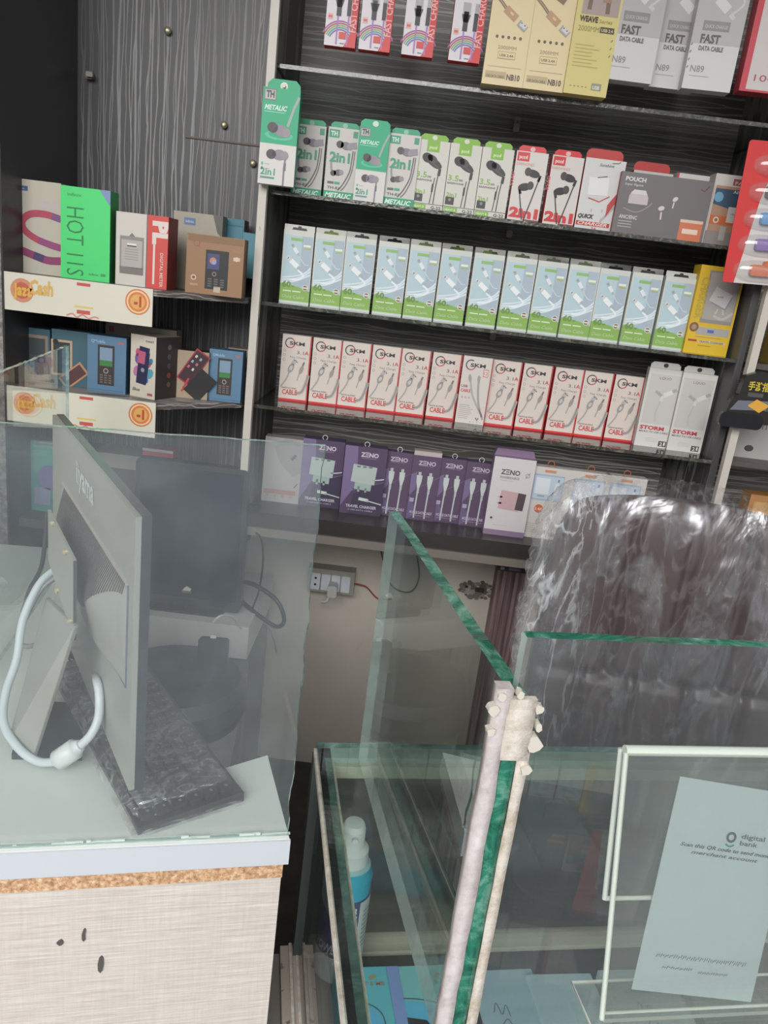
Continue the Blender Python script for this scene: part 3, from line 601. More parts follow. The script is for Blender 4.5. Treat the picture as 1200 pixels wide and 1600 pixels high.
def art_sun(a): a.text('Sunshine', .3, .87, .045, '#7b7674', 2, .42, shear=.2); a.stroke([(.66, .93), (.84, .94), (.88, .965)], .012, '#6c6462', 2); a.rect(.1, .1, .9, .8, '#b9b6b3', 0)
chcart(.088, .142, 1003, 362, 1.86, 'white charger packet with a red flap, standing behind the grey pouch carton', art_sun, '#c2bfbc', '#a93532', '#b53a37')
def art_skm34(a):
    a.rect(0, 0, .05, 1, '#b83c3c', 1); a.ring(.24, .85, .07, .016, '#b5565a', 2, 40, 320); a.text('SKM', .24, .83, .04, '#5a4a4a', 3, .26); a.text('3.4A', .68, .83, .055, '#b5565a', 3, .24); a.rect(.7, .78, .92, .79, '#c99', 2)
chcart(.098, .147, 1072, 371, 1.86, 'white SKM fast charger packet with a red left edge, behind the grey pouch carton', art_skm34, '#cfcac5', '#b5b0ab')
def art_pouch(a):
    a.text('POUCH', .05, .86, .065, '#cfcbc9', 2, .22, bold=.04); a.text('Super Bigsize', .05, .79, .035, '#bdb9b7', 2, .2); a.stroke([(.87, .86), (.91, .83), (.96, .92)], .018, '#7a3538', 2)
    a.poly([(.12, .5), (.33, .5), (.33, .62), (.3, .7), (.14, .7), (.12, .62)], '#bdb2b5', 3); a.poly([(.14, .66), (.31, .66), (.29, .73), (.16, .73)], '#cfc5c8', 4); a.stroke([(.08, .42), (.22, .37), (.33, .46), (.38, .55)], .02, '#95878c', 2, True)
    earb = '#cdbfc0'; a.disc(.62, .65, .05, earb, 3, sq=.7, ang=40); a.rot(.61, .55, .05, .012, 85, earb, 3); a.disc(.49, .48, .055, earb, 3, sq=.7, ang=20); a.rot(.5, .36, .06, .014, 95, earb, 3)
    a.text('ANC/ENC', .05, .25, .06, '#cbc7c5', 3, .2); 
    for k in range(3): a.rect(.05, .2-.045*k, .2, .215-.045*k, '#a9a5a4', 3)
    a.rect(.72, .0, .97, .35, '#c7714f', 3); a.rect(.72, .3, .97, .35, '#d3b9a8', 4); a.rect(.76, .12, .93, .2, '#dfc7b6', 4)
po = carton('earbud_carton', .195, .122, .045, '#6e6868', art_pouch, 'wide grey pouch earbud carton with an orange corner in front of two packets', 'earbud carton', side='#7d3a3e', top='#5e5858')
c = at(1027, 363, 1.765); put(po, c.x, 1.765, 1.6572, .0)
def art_blu(a):
    a.rect(.05, .2, .98, .84, '#a9866f', 1); a.poly([(.05, .58), (.98, .45), (.98, .8), (.05, .8)], '#3f5468', 2); a.disc(.14, .68, .07, '#6f9fbd', 3); a.rect(.36, .86, .76, .95, '#8d5450', 2); a.text('FAST', .4, .875, .04, '#d5c3bd', 3, .3)
    a.rect(.05, .3, .98, .42, '#c0683f', 3); a.rot(.55, .45, .13, .11, 0, '#c6c3c0', 4); a.text('charger', .44, .45, .025, '#7d7875', 5, .24, shear=.2); a.rect(.3, .08, .42, .28, '#aaa6a3', 4); a.rect(.55, .05, .66, .25, '#b5b1ae', 4); a.disc(.86, .1, .06, '#4a4442', 4); a.disc(.18, .36, .045, '#ccc3ba', 4); a.disc(.18, .36, .025, '#a5633f', 5); a.text('AIR 1000', .4, .75, .04, '#c9cfd4', 4, .4)
    a.rect(0.02, 0, .98, .2, '#8b8582', 0)
chcart(.108, .142, 1136, 377, 1.78, 'white blue and orange charger packet beside the red blister card', art_blu, '#c6c1bb', '#aaa59f')

# --- hanging packets above the top shelf
rail = MB(); rail.tube([(-.329, 1.735, 2.13), (.735, 1.735, 2.13)], .004, STEEL, 8); tag(rail.build('hanging_rail'), 'thin steel rail the upper packets hang from', 'rail')
def hang_tab(o, w, h, c, top):
    t = MB(); t.prism([(-w/2+.004, h-.004), (w/2-.004, h-.004), (w/2-.012, top), (-w/2+.012, top)], .013, .014, cm(c)); t.build('hang_tab', o)
def art_rain(a):
    a.poly([(.8, 0), (1, 0), (1, 1), (.8, 1)], '#c5262c', 1)
    for k, c in enumerate(('#9a4a8a', '#a94858', '#8aa060', '#3e9a8c', '#7a58a8')): a.ring(.5, .04, .22-.022*k, .014, c, 2, 22, 158)
    a.poly([(.62, 0), (1, 0), (1, .17), (.88, .2)], '#cc3a3c', 4)
    a.stroke([(.38, .02), (.38, .33)], .018, '#a274b0', 5); a.stroke([(.72, .02), (.72, .33)], .018, '#a274b0', 5); a.rot(.4, .41, .1, .028, 90, '#2e2a2c', 6); a.poly([(.26, .48), (.54, .48), (.48, .4), (.32, .4)], '#2e2a2c', 6); a.rot(.72, .41, .09, .024, 90, '#2e2a2c', 6)
    a.rect(.28, .48, .52, .6, '#a5a2a2', 6); a.rect(.66, .49, .78, .6, '#a5a2a2', 6); a.rect(.45, .08, .68, .15, '#c9453f', 7); a.rect(.5, .03, .64, .036, '#445', 7); a.rect(.06, .27, .22, .33, '#dba9a4', 3); a.rect(.08, .285, .2, .31, '#c6645c', 4)
    a.text('FAST CHARGE', .97, .16, .075, '#e0a8a4', 6, 1.55, rot=90, bold=.02)
rn = carton('cable_packet', .062, .17, .024, '#d4ced2', art_rain, 'x', 'p', side='#c5262c', bot='#cf3034')
hang_tab(rn, .05, .17, '#c9c4c8', .203)
for i, (x, y) in enumerate([(530, 74), (584, 79), (651, 88), (724, 98)]):
    o = rn if i == 0 else copy_tree(rn); c = at(x, y, 1.72); put(o, c.x, 1.72, 1.933, [.02, .03, .04, .05][i])
    tag(o, f'white and red packet with rainbow arcs hanging at the top, {["leftmost of four","second of four","third of four","rightmost of four"][i]}', 'cable packet', 'rainbow cable packets hanging at the top')
def art_cream(a):
    a.rot(.5, .84, .1, .045, -28, '#7d6a4f', 2)
    a.stroke([(-.0, .8), (.2, .73), (.35, .67)], .03, '#7a6650', 2, True); a.stroke([(.0, .8), (.2, .73), (.35, .67)], .01, '#a58f70', 3, True)
    a.rot(.48, .63, .07, .036, -35, '#b58d68', 4); a.rot(.78, .535, .05, .03, -35, '#9a9a98', 4); a.rot(.8, .54, .035, .02, -35, '#c9c8c4', 5); a.rot(.76, .56, .006, .006, -35, '#55504b', 6); a.rot(.84, .54, .006, .006, -35, '#55504b', 6); a.rot(.5, .63, .02, .01, -35, '#d3b48f', 5)
    for k in range(5): a.disc(.22+.14*k, .425-.0*k, .014, '#5d4d40', 3)
    a.text('2000MM', .28, .32, .03, '#9a8768', 3, .44, bold=0); a.rect(.3, .235, .72, .3, '#a08c6d', 2); a.rect(.31, .24, .71, .295, '#d6c397', 3); a.text('USB 2.4A', .34, .255, .022, '#5a4a3c', 4, .34)
    a.rect(.1, .16, .9, .166, '#b5a27c', 2); a.rect(.06, .06, .56, .12, '#b5a27c', 2); a.text('USB DATA CABLE', .08, .065, .022, '#5d4d40', 3, .44); a.text('NB10', .58, .055, .05, '#5d4d40', 3, .32, bold=.04)
cr_ = carton('cable_packet', .0825, .2, .026, '#d8c59a', art_cream, 'x', 'p', side='#c9b68b', bot='#cdbb8f')
hang_tab(cr_, .06, .2, '#cdbb8f', .237)
for i, (x, y) in enumerate([(784, 134), (848, 144)]):
    o = cr_ if i == 0 else copy_tree(cr_); c = at(x, y, 1.72); put(o, c.x, 1.72, 1.8995, .0)
    tag(o, f'tall cream braided cable packet hanging over the top shelf, {["left","right"][i]} one of two alike', 'cable packet', 'cream cable packets hanging at the top')
def art_weave(a):
    a.rect(.12, .68, .95, 1, '#a4938e', 1); a.stroke([(.33, 1), (.3, .88), (.28, .72)], .04, '#75604c', 3, True); a.stroke([(.66, 1), (.68, .88), (.7, .7)], .04, '#75604c', 3, True); a.rot(.66, .84, .05, .04, 88, '#9c7a60', 4); a.rot(.32, .88, .04, .035, 88, '#9c7a60', 4)
    a.text('WEAVE', .1, .62, .045, '#3d3020', 3, .42, bold=.05); a.text('Series', .55, .62, .03, '#a89457', 3, .3); a.text('2000MM', .1, .54, .045, '#8f8142', 3, .48, bold=0); a.rect(.6, .54, .92, .59, '#4c4332', 3); a.text('USB 2.4', .63, .55, .025, '#cfc09a', 4, .26)
    for k in range(7): a.rect(.1, .42-.03*k, .1+.6*random.uniform(.6, 1), .428-.03*k, '#b5a75a', 2)
    a.rect(.62, .05, .85, .11, '#8f8d7a', 3); a.text('USB', .65, .06, .03, '#e0dcc8', 4, .16); a.text('\u2022 \u2022 \u2022 \u2022 \u2022', .12, .06, .02, '#7d7136', 3, .4)
wv = carton('cable_packet', .086, .205, .03, '#cdc07c', art_weave, 'yellow WEAVE cable packet hanging at the top between the cream and the white packets', 'cable packet', side='#bdb070', bot='#c9ba70')
hang_tab(wv, .06, .205, '#cdc07c', .238); c = at(912, 152, 1.715); put(wv, c.x, 1.712, 1.8985, .03)
def art_n89(a):
    a.poly([(0, .42), (1, .42), (1, 1), (0, 1)], '#b0aca9', 1); a.stroke([(.5, 1), (.8, .9), (.9, .8), (.7, .7)], .02, '#c5c2bf', 2, True)
    a.rot(.5, .78, .075, .045, -38, '#cfcdca', 3); a.rot(.3, .87, .035, .028, -38, '#8f8c89', 3); a.rot(.32, .86, .02, .015, -38, '#b9b6b3', 4); a.rot(.72, .68, .03, .02, -38, '#c3c1be', 3)
    a.rect(.18, .54, .72, .63, '#8a8683', 3); a.text('QUICK CHARGE', .22, .565, .03, '#b5b1ae', 4, .46)
    a.text('FAST', .18, .43, .075, '#5a5654', 4, .4, bold=.04); a.text('DATA CABLE', .18, .36, .04, '#6a6664', 4, .5, bold=.04); a.text('N89', .1, .16, .06, '#8d8987', 4, .28, bold=.01); a.rect(.1, .12, .5, .126, '#aaa6a4', 3)
    for k in range(4): a.rot(.03, .2+.07*k, .012, .006, 60, '#7d7a77', 3)
n9 = carton('cable_packet', .094, .19, .03, '#c9c6c4', art_n89, 'x', 'p', side='#bdb9b7', bot='#d0cdcb')
hang_tab(n9, .07, .19, '#c5c2c0', .203)
for i, (x, y) in enumerate([(981, 122), (1050, 128), (1105, 128)]):
    o = n9 if i == 0 else copy_tree(n9); Yq = [1.715, 1.748, 1.712][i]; c = at(x, y, Yq); put(o, c.x, Yq, 1.933 if i != 1 else 1.937, [.03, .0, -.06][i])
    tag(o, f'white N89 fast data cable packet hanging at the top, {["left and in front","middle one","right one"][i]}', 'cable packet', 'white fast data cable packets')
def art_pb(a):
    a.rect(0, 0, 1, .02, '#c04450', 2); a.rect(0, 0, .07, 1, '#c04450', 1); a.text('POWER', .3, .85, .06, '#7d5a5c', 3, .5)
    for k in range(3): a.disc(.27, .62-.13*k, .022, '#b0474e', 3); a.disc(.27, .62-.13*k, .01, '#d5c5c2', 4)
    a.text('10000', .14, .1, .06, '#a5555c', 3, .42, bold=0); a.poly([(.42, .3), (.95, .12), (.95, .75), (.62, .75)], '#4f4547', 3)
pb_ = carton('power_bank_box', .17, .195, .035, '#c9c0bd', art_pb, 'white and red 10000 power bank box hanging in the top right corner', 'power bank box', side='#b8404a', bot='#b8404a')
hang_tab(pb_, .09, .195, '#c9c0bd', .205); c = at(1222, 148, 1.72); put(pb_, c.x, 1.72, 1.943, -.04)

# --- lowest row: chargers on the bottom board
def zen(a, logo=True): a.text('Z\u039eNO', .38, .86, .06, '#c9c0cc', 4, .42, bold=.04); a.rect(.4, .835, .75, .84, '#a294a8', 3)
def art_zch(a):
    a.poly([(0, 0), (1, 0), (1, 1), (0, 1)], '#56455f', 0); a.poly([(.0, .1), (.35, .45), (.3, 1), (0, 1)], '#7b6a8e', 1); a.poly([(.3, .3), (1, .55), (1, 0), (.2, 0)], '#433b50', 2); a.stroke([(.02, .3), (1, .52)], .006, '#8a76a0', 3)
    zen(a); a.rot(.5, .6, .17, .13, -4, '#aebab5', 4); a.rot(.5, .42, .12, .05, -4, '#9fb0aa', 4); a.rect(.38, .34, .43, .42, '#9aa8a3', 4); a.rect(.55, .34, .6, .4, '#9aa8a3', 4)
    for k in range(3): a.rot(.36+.14*k, .71, .025, .01, 0, '#5f6a66', 5)
    a.stroke([(.72, .53), (.85, .54), (.99, .56)], .014, '#c9d2ce', 4, True); a.rot(.55, .23, .07, .022, -6, '#c9d2ce', 4); a.stroke([(.62, .22), (.99, .18)], .014, '#c9d2ce', 4); a.text('TRAVEL CHARGER', .14, .1, .04, '#c3bccb', 5, .74, bold=.03); a.text('2 USB DATA CABLE', .2, .055, .022, '#a59db0', 5, .6)
def art_zcab(a):
    a.rect(0, 0, 1, 1, '#5d4a62', 0); a.poly([(0, .4), (.4, .1), (.0, 0)], '#6d5d7e', 1); a.poly([(.0, .35), (.22, .5), (.2, .75), (0, .7)], '#7a6a8c', 1); a.stroke([(0, .42), (1, .7)], .005, '#83709a', 2)
    a.text('Z\u039eNO', .2, .86, .06, '#bdb2c4', 4, .62, bold=.04); a.rect(.25, .84, .75, .845, '#9487a0', 3)
    for u in (.3, .68):
        a.rect(u-.05, .7, u+.05, .75, '#b5bab8', 5); a.poly([(u-.1, .7), (u+.1, .7), (u+.09, .6), (u+.04, .5), (u-.04, .5), (u-.09, .6)], '#c3c9c6', 4); a.stroke([(u, .5), (u-.03, .12), (u-.03, .03)], .022, '#b9bfbd', 4); a.rect(u-.04, .42, u+.04, .5, '#b1b7b5', 5)
    a.rect(.05, .28, .2, .34, '#a89fb2', 3); a.text('MOBILE DATA CABLE', .1, .1, .04, '#b9afc0', 6, .8, bold=.03); a.text('for iPhone devices', .14, .065, .02, '#988da2', 6, .7)
def art_zw(a):
    a.rect(0, 0, 1, .07, '#8c7690', 1); a.text('Z\u039eNO', .2, .79, .06, '#5b5456', 3, .46, bold=.03); a.text('POWERSOURCE', .2, .735, .03, '#8a8486', 3, .46); a.rect(.2, .71, .5, .716, '#aaa', 3); a.ring(.85, .8, .025, .006, '#8a8486', 3, n=14); a.stroke([(.8, .76), (.9, .84)], .006, '#8a8486', 3)
    a.rot(.52, .46, .13, .12, -4, '#c3a3a5', 3); a.rot(.78, .46, .05, .11, -4, '#554a4b', 4); a.rot(.27, .5, .03, .01, 0, '#cbb0b0', 3); a.rot(.27, .42, .03, .01, 0, '#cbb0b0', 3); a.disc(.14, .22, .016, '#5b5456', 3); a.rect(.2, .13, .55, .135, '#b5b0b0', 2)
def art_w24(a):
    a.rect(.12, .54, .88, .9, '#9fb0c3', 2); a.rect(.14, .56, .86, .88, '#b9c6d3', 3); a.rot(.36, .74, .095, .11, 0, '#d5dae0', 4); a.rot(.36, .6, .012, .05, 90, '#9aa2ad', 4); a.disc(.72, .72, .09, '#d2d7dd', 4, sq=.35, ang=85); a.rot(.74, .83, .02, .012, 85, '#7f868f', 5)
    a.rect(.36, .93, .64, .965, '#c98a72', 3); a.disc(.36, .42, .06, '#c96a48', 3); a.text('2.4A', .26, .4, .035, '#ead6cc', 4, .2); a.rect(.56, .43, .85, .437, '#b5b0aa', 3); a.rect(.56, .41, .8, .417, '#c5c0ba', 3); a.disc(.5, .27, .01, '#d0843f', 3)
    for k in range(5): a.rect(.1, .2-.03*k, .1+.4*random.uniform(.5, 1), .206-.03*k, '#aaa59f', 3)
    a.rect(.68, .05, .9, .1, '#8f8a85', 3)
def art_wch(a):
    a.poly([(.25, .85), (.5, 1), (.98, .95), (.98, .5), (.75, .42), (.4, .62)], '#9b9696', 2); a.rot(.74, .72, .05, .02, 50, '#6d6a6c', 3); a.rect(.05, .13, .85, .2, '#a97f7c', 2)
    for k in range(4): a.disc(.14+.2*k, .1, .022, '#a98a86', 3)
    a.stroke([(.8, .25), (.88, .32)], .012, '#5c5556', 3); a.text('W8', .7, .9, .03, '#8a8486', 3, .15)
zc = carton('charger_packet', .103, .172, .04, '#56455f', art_zch, 'x', 'p', side='#3d3150', top='#5c5068', bot='#3d3150')
hook_ring(zc, .172)
zk = carton('cable_packet', .07, .165, .03, '#5d4a62', art_zcab, 'x', 'p', side='#433556', top='#5e526a')
hook_ring(zk, .165)
zw = carton('charger_packet', .1, .195, .045, '#d0c9ca', art_zw, 'white ZENO charger box with mauve lid, right of the slim purple packets', 'charger packet', side='#8c7690', top='#8c7690', bot='#8c7690')
t = MB(); t.prism([(-.05, .194), (.05, .194), (.044, .212), (-.044, .212)], .02, .046, cm('#86708a')); t.build('lid_flap', zw)
w24 = carton('charger_packet', .097, .18, .03, '#cbc6c0', art_w24, 'x', 'p', side='#b9b4ae')
hook_ring(w24, .18, '#c4654a', .008)
wch = carton('charger_packet', .099, .165, .035, '#a9a2a1', art_wch, 'pale grey and red charger packet seen through the desk screen, leftmost on the bottom board', 'charger packet', side='#8f8886')
def low(o, x, y, Yf=None, rz=0):
    c = atz(x, y, .94) if Yf is None else at(x, y, Yf); put(o, c.x, c.y, .9402, rz)
low(wch, 438, 790, 1.85, .02)
zc2 = copy_tree(zc); low(zc, 497, 796, 1.85, .02); low(zc2, 562, 801, 1.83, .03)
tag(zc, 'purple ZENO travel charger packet seen through the desk glass screen', 'charger packet', 'purple travel charger packets'); tag(zc2, 'purple ZENO travel charger packet just right of the desk glass screen', 'charger packet', 'purple travel charger packets')
for i, x in enumerate((612, 655, 696, 737)):
    o = zk if i == 0 else copy_tree(zk); low(o, x, 809+(x-612)*.13, 1.85-.006*(i % 2), .02*(i % 3))
    tag(o, f'slim purple ZENO data cable packet, {["leftmost of four","second of four, open at the top","third of four from the left","rightmost of four"][i]}', 'cable packet', 'slim purple data cable packets')
    if i == 1:
        t = MB(); t.box(-.034, .034, .0, .028, .165, .176, mat('#b9ada9', .6)); t.build('lid_flap', o)
        for ch in list(o.children):
            if ch.name.startswith('hanging_ring'): bpy.data.objects.remove(ch)
low(zw, 787, 830, 1.80, .0)
for i, (x, y) in enumerate([(842, 838), (903, 846), (958, 853)]):
    o = w24 if i == 0 else copy_tree(w24); low(o, x, y, 1.815, -.02)
    tag(o, f'white charger packet with an orange hanging ring, {["leftmost of three","middle of three","rightmost of three"][i]}', 'charger packet', 'white orange ringed charger packets')

# --- left bay cartons
def phone(a, u0, v0, u1, v1, body='#2e2a2a', scr=('#5a7890', '#3c7a4a'), L=3):
    w = u1-u0; h = v1-v0
    a.rect(u0, v0, u1, v1, body, L); a.rect(u0+w*.12, v0+h*.48, u1-w*.12, v1-h*.06, scr[0], L+1); a.rect(u0+w*.12, v0+h*.48, u1-w*.12, v0+h*.62, scr[1], L+2)
    a.disc((u0+u1)/2, v0+h*.36, h*.07, '#8a8683', L+2, n=12); a.disc((u0+u1)/2, v0+h*.36, h*.04, body, L+3, n=12)
    for r in range(4):
        for c in range(3): a.rect(u0+w*(.14+.26*c), v0+h*(.05+.06*r), u0+w*(.32+.26*c), v0+h*(.085+.06*r), '#6a6563', L+2)
def lc_(name, w, h, d, x, y, Yf, z, art, base, side, label, cat, rz=0, top=None):
    o = carton(name, w, h, d, base, art, label, cat, side=side, top=top or side); c = at(x, y, Yf); put(o, c.x, Yf, z, rz); return o
Z1 = 1.4303; Z2 = 1.2003
def art_S(a):
    a.rect(.06, .88, .35, .93, '#45628a', 2); a.text('infinix', .1, .892, .02, '#9aa9bd', 3, .2); a.text('S5', .62, .72, .08, '#c5b3c6', 2, .3, bold=.0)
    a.stroke([(1.0, .62), (.7, .655), (.4, .64), (.24, .56), (.28, .46), (.55, .37), (1.0, .31)], .075, '#b04a5c', 3, True); a.stroke([(1, .62), (.82, .645)], .075, '#7d5280', 4); a.stroke([(.55, .37), (.8, .33), (1, .31)], .075, '#944a78', 4)
    a.stroke([(.2, .24), (.5, .19), (.75, .16), (1, .17)], .085, '#8d4268', 3, True); a.stroke([(.45, .2), (.65, .17)], .085, '#4d4066', 4); a.disc(.5, .06, .018, '#a9bda6', 3)
lc_('phone_carton', .105, .182, .05, 57, 432, 1.66, Z1, art_S, '#bfb8a8', '#a9a292', 'pale beige phone carton with a large red and purple letter S, upper left shelf', 'phone carton')
def art_hot(a):
    a.text('infinix', .14, .9, .03, '#3fa05a', 2, .28); a.poly([(.78, 1), (1, 1), (1, .83)], '#7b8fb8', 2)
    a.text('HOT 11S', .12, .78, .2, '#2c7d48', 3, 1.32, rot=-90, bold=-.01); a.text('infinix', .58, .06, .025, '#3f9a5a', 2, .2); a.rect(.82, .06, .92, .09, '#3f9a5a', 2)
lc_('phone_carton', .1, .178, .05, 133, 438, 1.64, Z1, art_hot, '#4bd474', '#2f9c55', 'bright green HOT 11S phone carton on the upper left shelf', 'phone carton', .03)
def art_pl(a):
    a.rect(.6, 0, 1, 1, '#cb4c44', 2); a.rect(.585, 0, .605, 1, '#6f6a67', 3); a.text('PL', .72, .93, .2, '#dccdc5', 4, .42, rot=-90, bold=.06); a.rect(.72, .06, .76, .62, '#dccdc5', 4); a.text('DIGITAL METER', .86, .5, .045, '#dcc5bd', 4, .62, rot=-90, bold=.01)
    a.rect(.08, .2, .54, .68, '#8d8883', 3); a.rect(.11, .24, .51, .63, '#b0aca6', 4); a.poly([(.25, .68), (.31, .73), (.37, .68)], '#7d7873', 3); a.rect(.08, .16, .54, .26, '#7b7672', 4); a.rect(.22, .56, .4, .585, '#e0ddd6', 5); a.rect(.22, .54, .4, .556, '#4f4b48', 5)
    for k in range(5): a.rect(.18, .5-.035*k, .44, .508-.035*k, '#8b8782', 5)
lc_('meter_carton', .108, .142, .06, 220, 446, 1.64, Z1, art_pl, '#cdc7be', '#7d2f2d', 'white and red PL digital meter carton right of the green phone carton', 'meter carton', -.03, top='#bdb7ae')
def art_gr(a):
    a.rect(.22, .84, .45, .93, '#5a779d', 2); a.text('infinix', .25, .87, .03, '#b9c3cf', 3, .17); a.poly([(.8, 1), (1, 1), (1, .72), (.9, .78)], '#5c5a50', 2); a.rect(.3, .3, .75, .62, '#35506f', 2); a.disc(.45, .6, .05, '#5a7a9a', 3)
lc_('phone_carton', .11, .165, .04, 305, 448, 1.80, Z1, art_gr, '#a59d8e', '#8a8272', 'grey beige phone carton behind the brown feature phone carton', 'phone carton')
def art_q(a):
    a.rect(.02, .88, .98, .99, '#82603f', 1); a.ring(.17, .85, .05, .016, '#9a5a44', 3, n=18); a.stroke([(.2, .81), (.24, .77)], .016, '#9a5a44', 3)
    a.rect(.34, .1, .74, .76, '#1f1d1e', 3); a.rect(.37, .44, .58, .7, '#3c4470', 4); a.disc(.47, .58, .06, '#c47a50', 5); a.disc(.49, .56, .04, '#8a9ac0', 6); a.disc(.5, .36, .04, '#837d77', 5, n=12); a.disc(.5, .36, .025, '#1f1d1e', 6, n=12)
    for r in range(4):
        for c in range(3): a.rect(.39+.11*c, .14+.04*r, .46+.11*c, .163+.04*r, '#5f5a56', 5)
    a.rect(.5, .05, .62, .15, '#b9aa98', 5); a.disc(.14, .27, .05, '#c9ad94', 3); a.disc(.14, .27, .025, '#6b4a3a', 4); a.rect(.08, .13, .22, .17, '#b08c6c', 3); a.rect(.82, .62, .94, .68, '#c9b29c', 3); a.disc(.88, .65, .04, '#d0bba6', 4); a.rect(.8, .75, .96, .8, '#9a7454', 3)
lc_('phone_carton', .118, .118, .05, 333, 461, 1.665, Z1, art_q, '#94704e', '#6d5238', 'square bronze brown feature phone carton with a Q mark and a keypad phone', 'phone carton', .05)
def art_hot2(a):
    a.rect(0, 0, .2, 1, '#5fa583', 1); a.rot(.62, .55, .42, .3, -2, '#4d8795', 2); a.rect(.3, .1, .98, .92, '#2f6272', 3); a.rect(.33, .12, .96, .9, '#457f8f', 4); a.disc(.4, .85, .02, '#1c2b30', 5); a.text('infinix', .5, .7, .04, '#8fb9bf', 5, .4); a.text('HOT', .42, .42, .12, '#a3c7c9', 5, .5, bold=0)
lc_('phone_carton',   .08, .165, .05, 349, 450, 1.85, Z1, art_hot2, '#3b7888', '#7a4250', 'teal blue phone carton with a rounded screen picture, half hidden behind the brown carton', 'phone carton')
def art_b1(kind):
    def f(a):
        if kind == 0: phone(a, .3, -.1, .95, .88, '#8a7a6e', ('#3f4648', '#4a5052')); a.rect(.08, .88, .4, .95, '#6d9aac', 2)
        elif kind == 1:
            a.rot(.25, .5, .32, .19, 90, '#b9a184', 2); a.rot(.25, .5, .28, .15, 90, '#2f3638', 3); a.disc(.1, .78, .05, '#2a2a2a', 5); a.rot(.55, .2, .26, .13, 40, '#b98a6a', 4); a.rot(.55, .2, .22, .1, 40, '#553a38', 5); a.text('PHONE', .94, .8, .07, '#4a8290', 3, .9, rot=-90)
        else:
            phone(a, .27, .13, .7, .84, '#3a3330', ('#7b93a8', '#3f7d46')); a.text('QMobile', .1, .87, .05, '#9bb3cc', 3, .36); a.rect(.78, .88, .95, .92, '#a56a6c', 3); a.rect(.05, .03, .95, .05, '#4a7292', 2)
    return f
lc_('phone_carton', .082, .115, .045, 50, 598, 1.68, Z2, art_b1(0), '#41616f', '#364f5a', 'dark teal phone carton at the far left of the lower left shelf', 'phone carton')
lc_('phone_carton', .086, .12, .045, 112, 606, 1.67, Z2, art_b1(1), '#3f626d', '#344e57', 'dark teal phone carton with two overlapping phone pictures', 'phone carton', .02)
nb = lc_('phone_carton', .084, .12, .045, 166, 618, 1.65, Z2, art_b1(2), '#5a7c98', '#48637a', 'blue keypad phone carton beside the white carton with splashes', 'phone carton', -.02)
nb2 = copy_tree(nb); c = at(347, 628, 1.70); put(nb2, c.x, 1.715, Z2, .03); nb2.scale = (.88, 1, .95); tag(nb2, 'blue keypad phone carton nearest the white upright on the lower left shelf', 'phone carton')
def art_k(a):
    a.text('DIGIT', .6, .9, .03, '#55504e', 3, .32)
    for x, y, r, c in ((.3, .62, .09, '#7a5a9a'), (.62, .55, .1, '#b0606a'), (.25, .42, .09, '#b878a0'), (.75, .4, .1, '#5a9ab0'), (.55, .3, .09, '#4a6ab0'), (.3, .72, .07, '#c05a78'), (.8, .6, .06, '#3f7d9a')): a.disc(u=x, v=y, r=r, c=c, L=2, n=9, sq=.7, ang=x*300)
    a.rot(.5, .52, .3, .1, 84, '#2f3050', 4); a.rot(.45, .65, .1, .07, 84, '#b8607a', 5); a.rot(.58, .5, .24, .07, 84, '#3a3b62', 3); a.disc(.5, .45, .035, '#9a96a0', 6); a.text('Blue', .1, .1, .05, '#6a6462', 3, .3, shear=.3); a.rect(.7, .05, .9, .09, '#b05a62', 3)
kb = carton('phone_carton', .066, .132, .085, '#cfc7b8', art_k, 'white phone carton with a phone in coloured splashes and a dark side, lower left shelf', 'phone carton', side='#3c3533', top='#b0a898')
for i, ch in enumerate([c for c in kb.children if c.name.startswith('box_body')]):
    pass
m = MB(); 
for r in range(5):
    for cc in range(1): 
        zz = .11-.02*r; m.prism([(.006*math.cos(t)+.045, zz+.006*math.sin(t)) for t in [i*.785 for i in range(8)]], .033, .0335, mat(['#6a6a70', '#5a5560', '#55505a', '#8a4a4a', '#6a5a50'][r], .5), 'x')
m.build('printed_icons', kb); c = at(222, 625, 1.64); put(kb, c.x, 1.64, Z2, -.36)
def art_wide(a): a.text('A06', .5, .86, .04, '#6a655c', 3, .12); a.disc(.75, .85, .05, '#4f8f95', 3, sq=.6); a.rect(.05, .85, .12, .95, '#9a4a4a', 3); a.text('5G', .85, .82, .05, '#6a655c', 3, .08)
lc_('phone_carton', .165, .135, .045, 218, 612, 1.80, Z2, art_wide, '#8f887a', '#7a7365', 'wide grey beige phone carton behind the lower left shelf front row', 'phone carton')
def art_rp(a):
    a.rot(.52, .66, .38, .17, 58, '#9a3038', 2); a.rot(.52, .66, .35, .145, 58, '#3a1f26', 3); a.rot(.75, .3, .3, .2, 52, '#1f1d20', 4)
    for r in range(2):
        for c_ in range(3): a.rot(.5+.12*c_-.14*r, .62+.11*c_+.06*r, .03, .022, 58, ['#c9c0c2', '#b06a72', '#8aa0b8'][(r+c_) % 3], 4)
    for k in range(4): a.rot(.2+.05*k, .18+.07*k, .045, .02, 58, '#b83c44', 4)
lc_('phone_carton', .068, .105, .045, 299, 629, 1.70, Z2, art_rp, '#a3907a', '#3c3230', 'tan carton with a slanted red and black phone picture, lower left shelf', 'phone carton', .1)
def art_tan(a): a.rect(.0, .12, .35, .62, '#5a2a34', 2); a.disc(.7, .6, .04, '#9a5a50', 3); a.disc(.7, .45, .04, '#9a5a50', 3)
lc_('phone_carton', .06, .112, .045, 372, 622, 1.80, Z2, art_tan, '#9c8f7d', '#857866', 'tan phone carton at the right end of the lower left shelf, mostly hidden', 'phone carton')
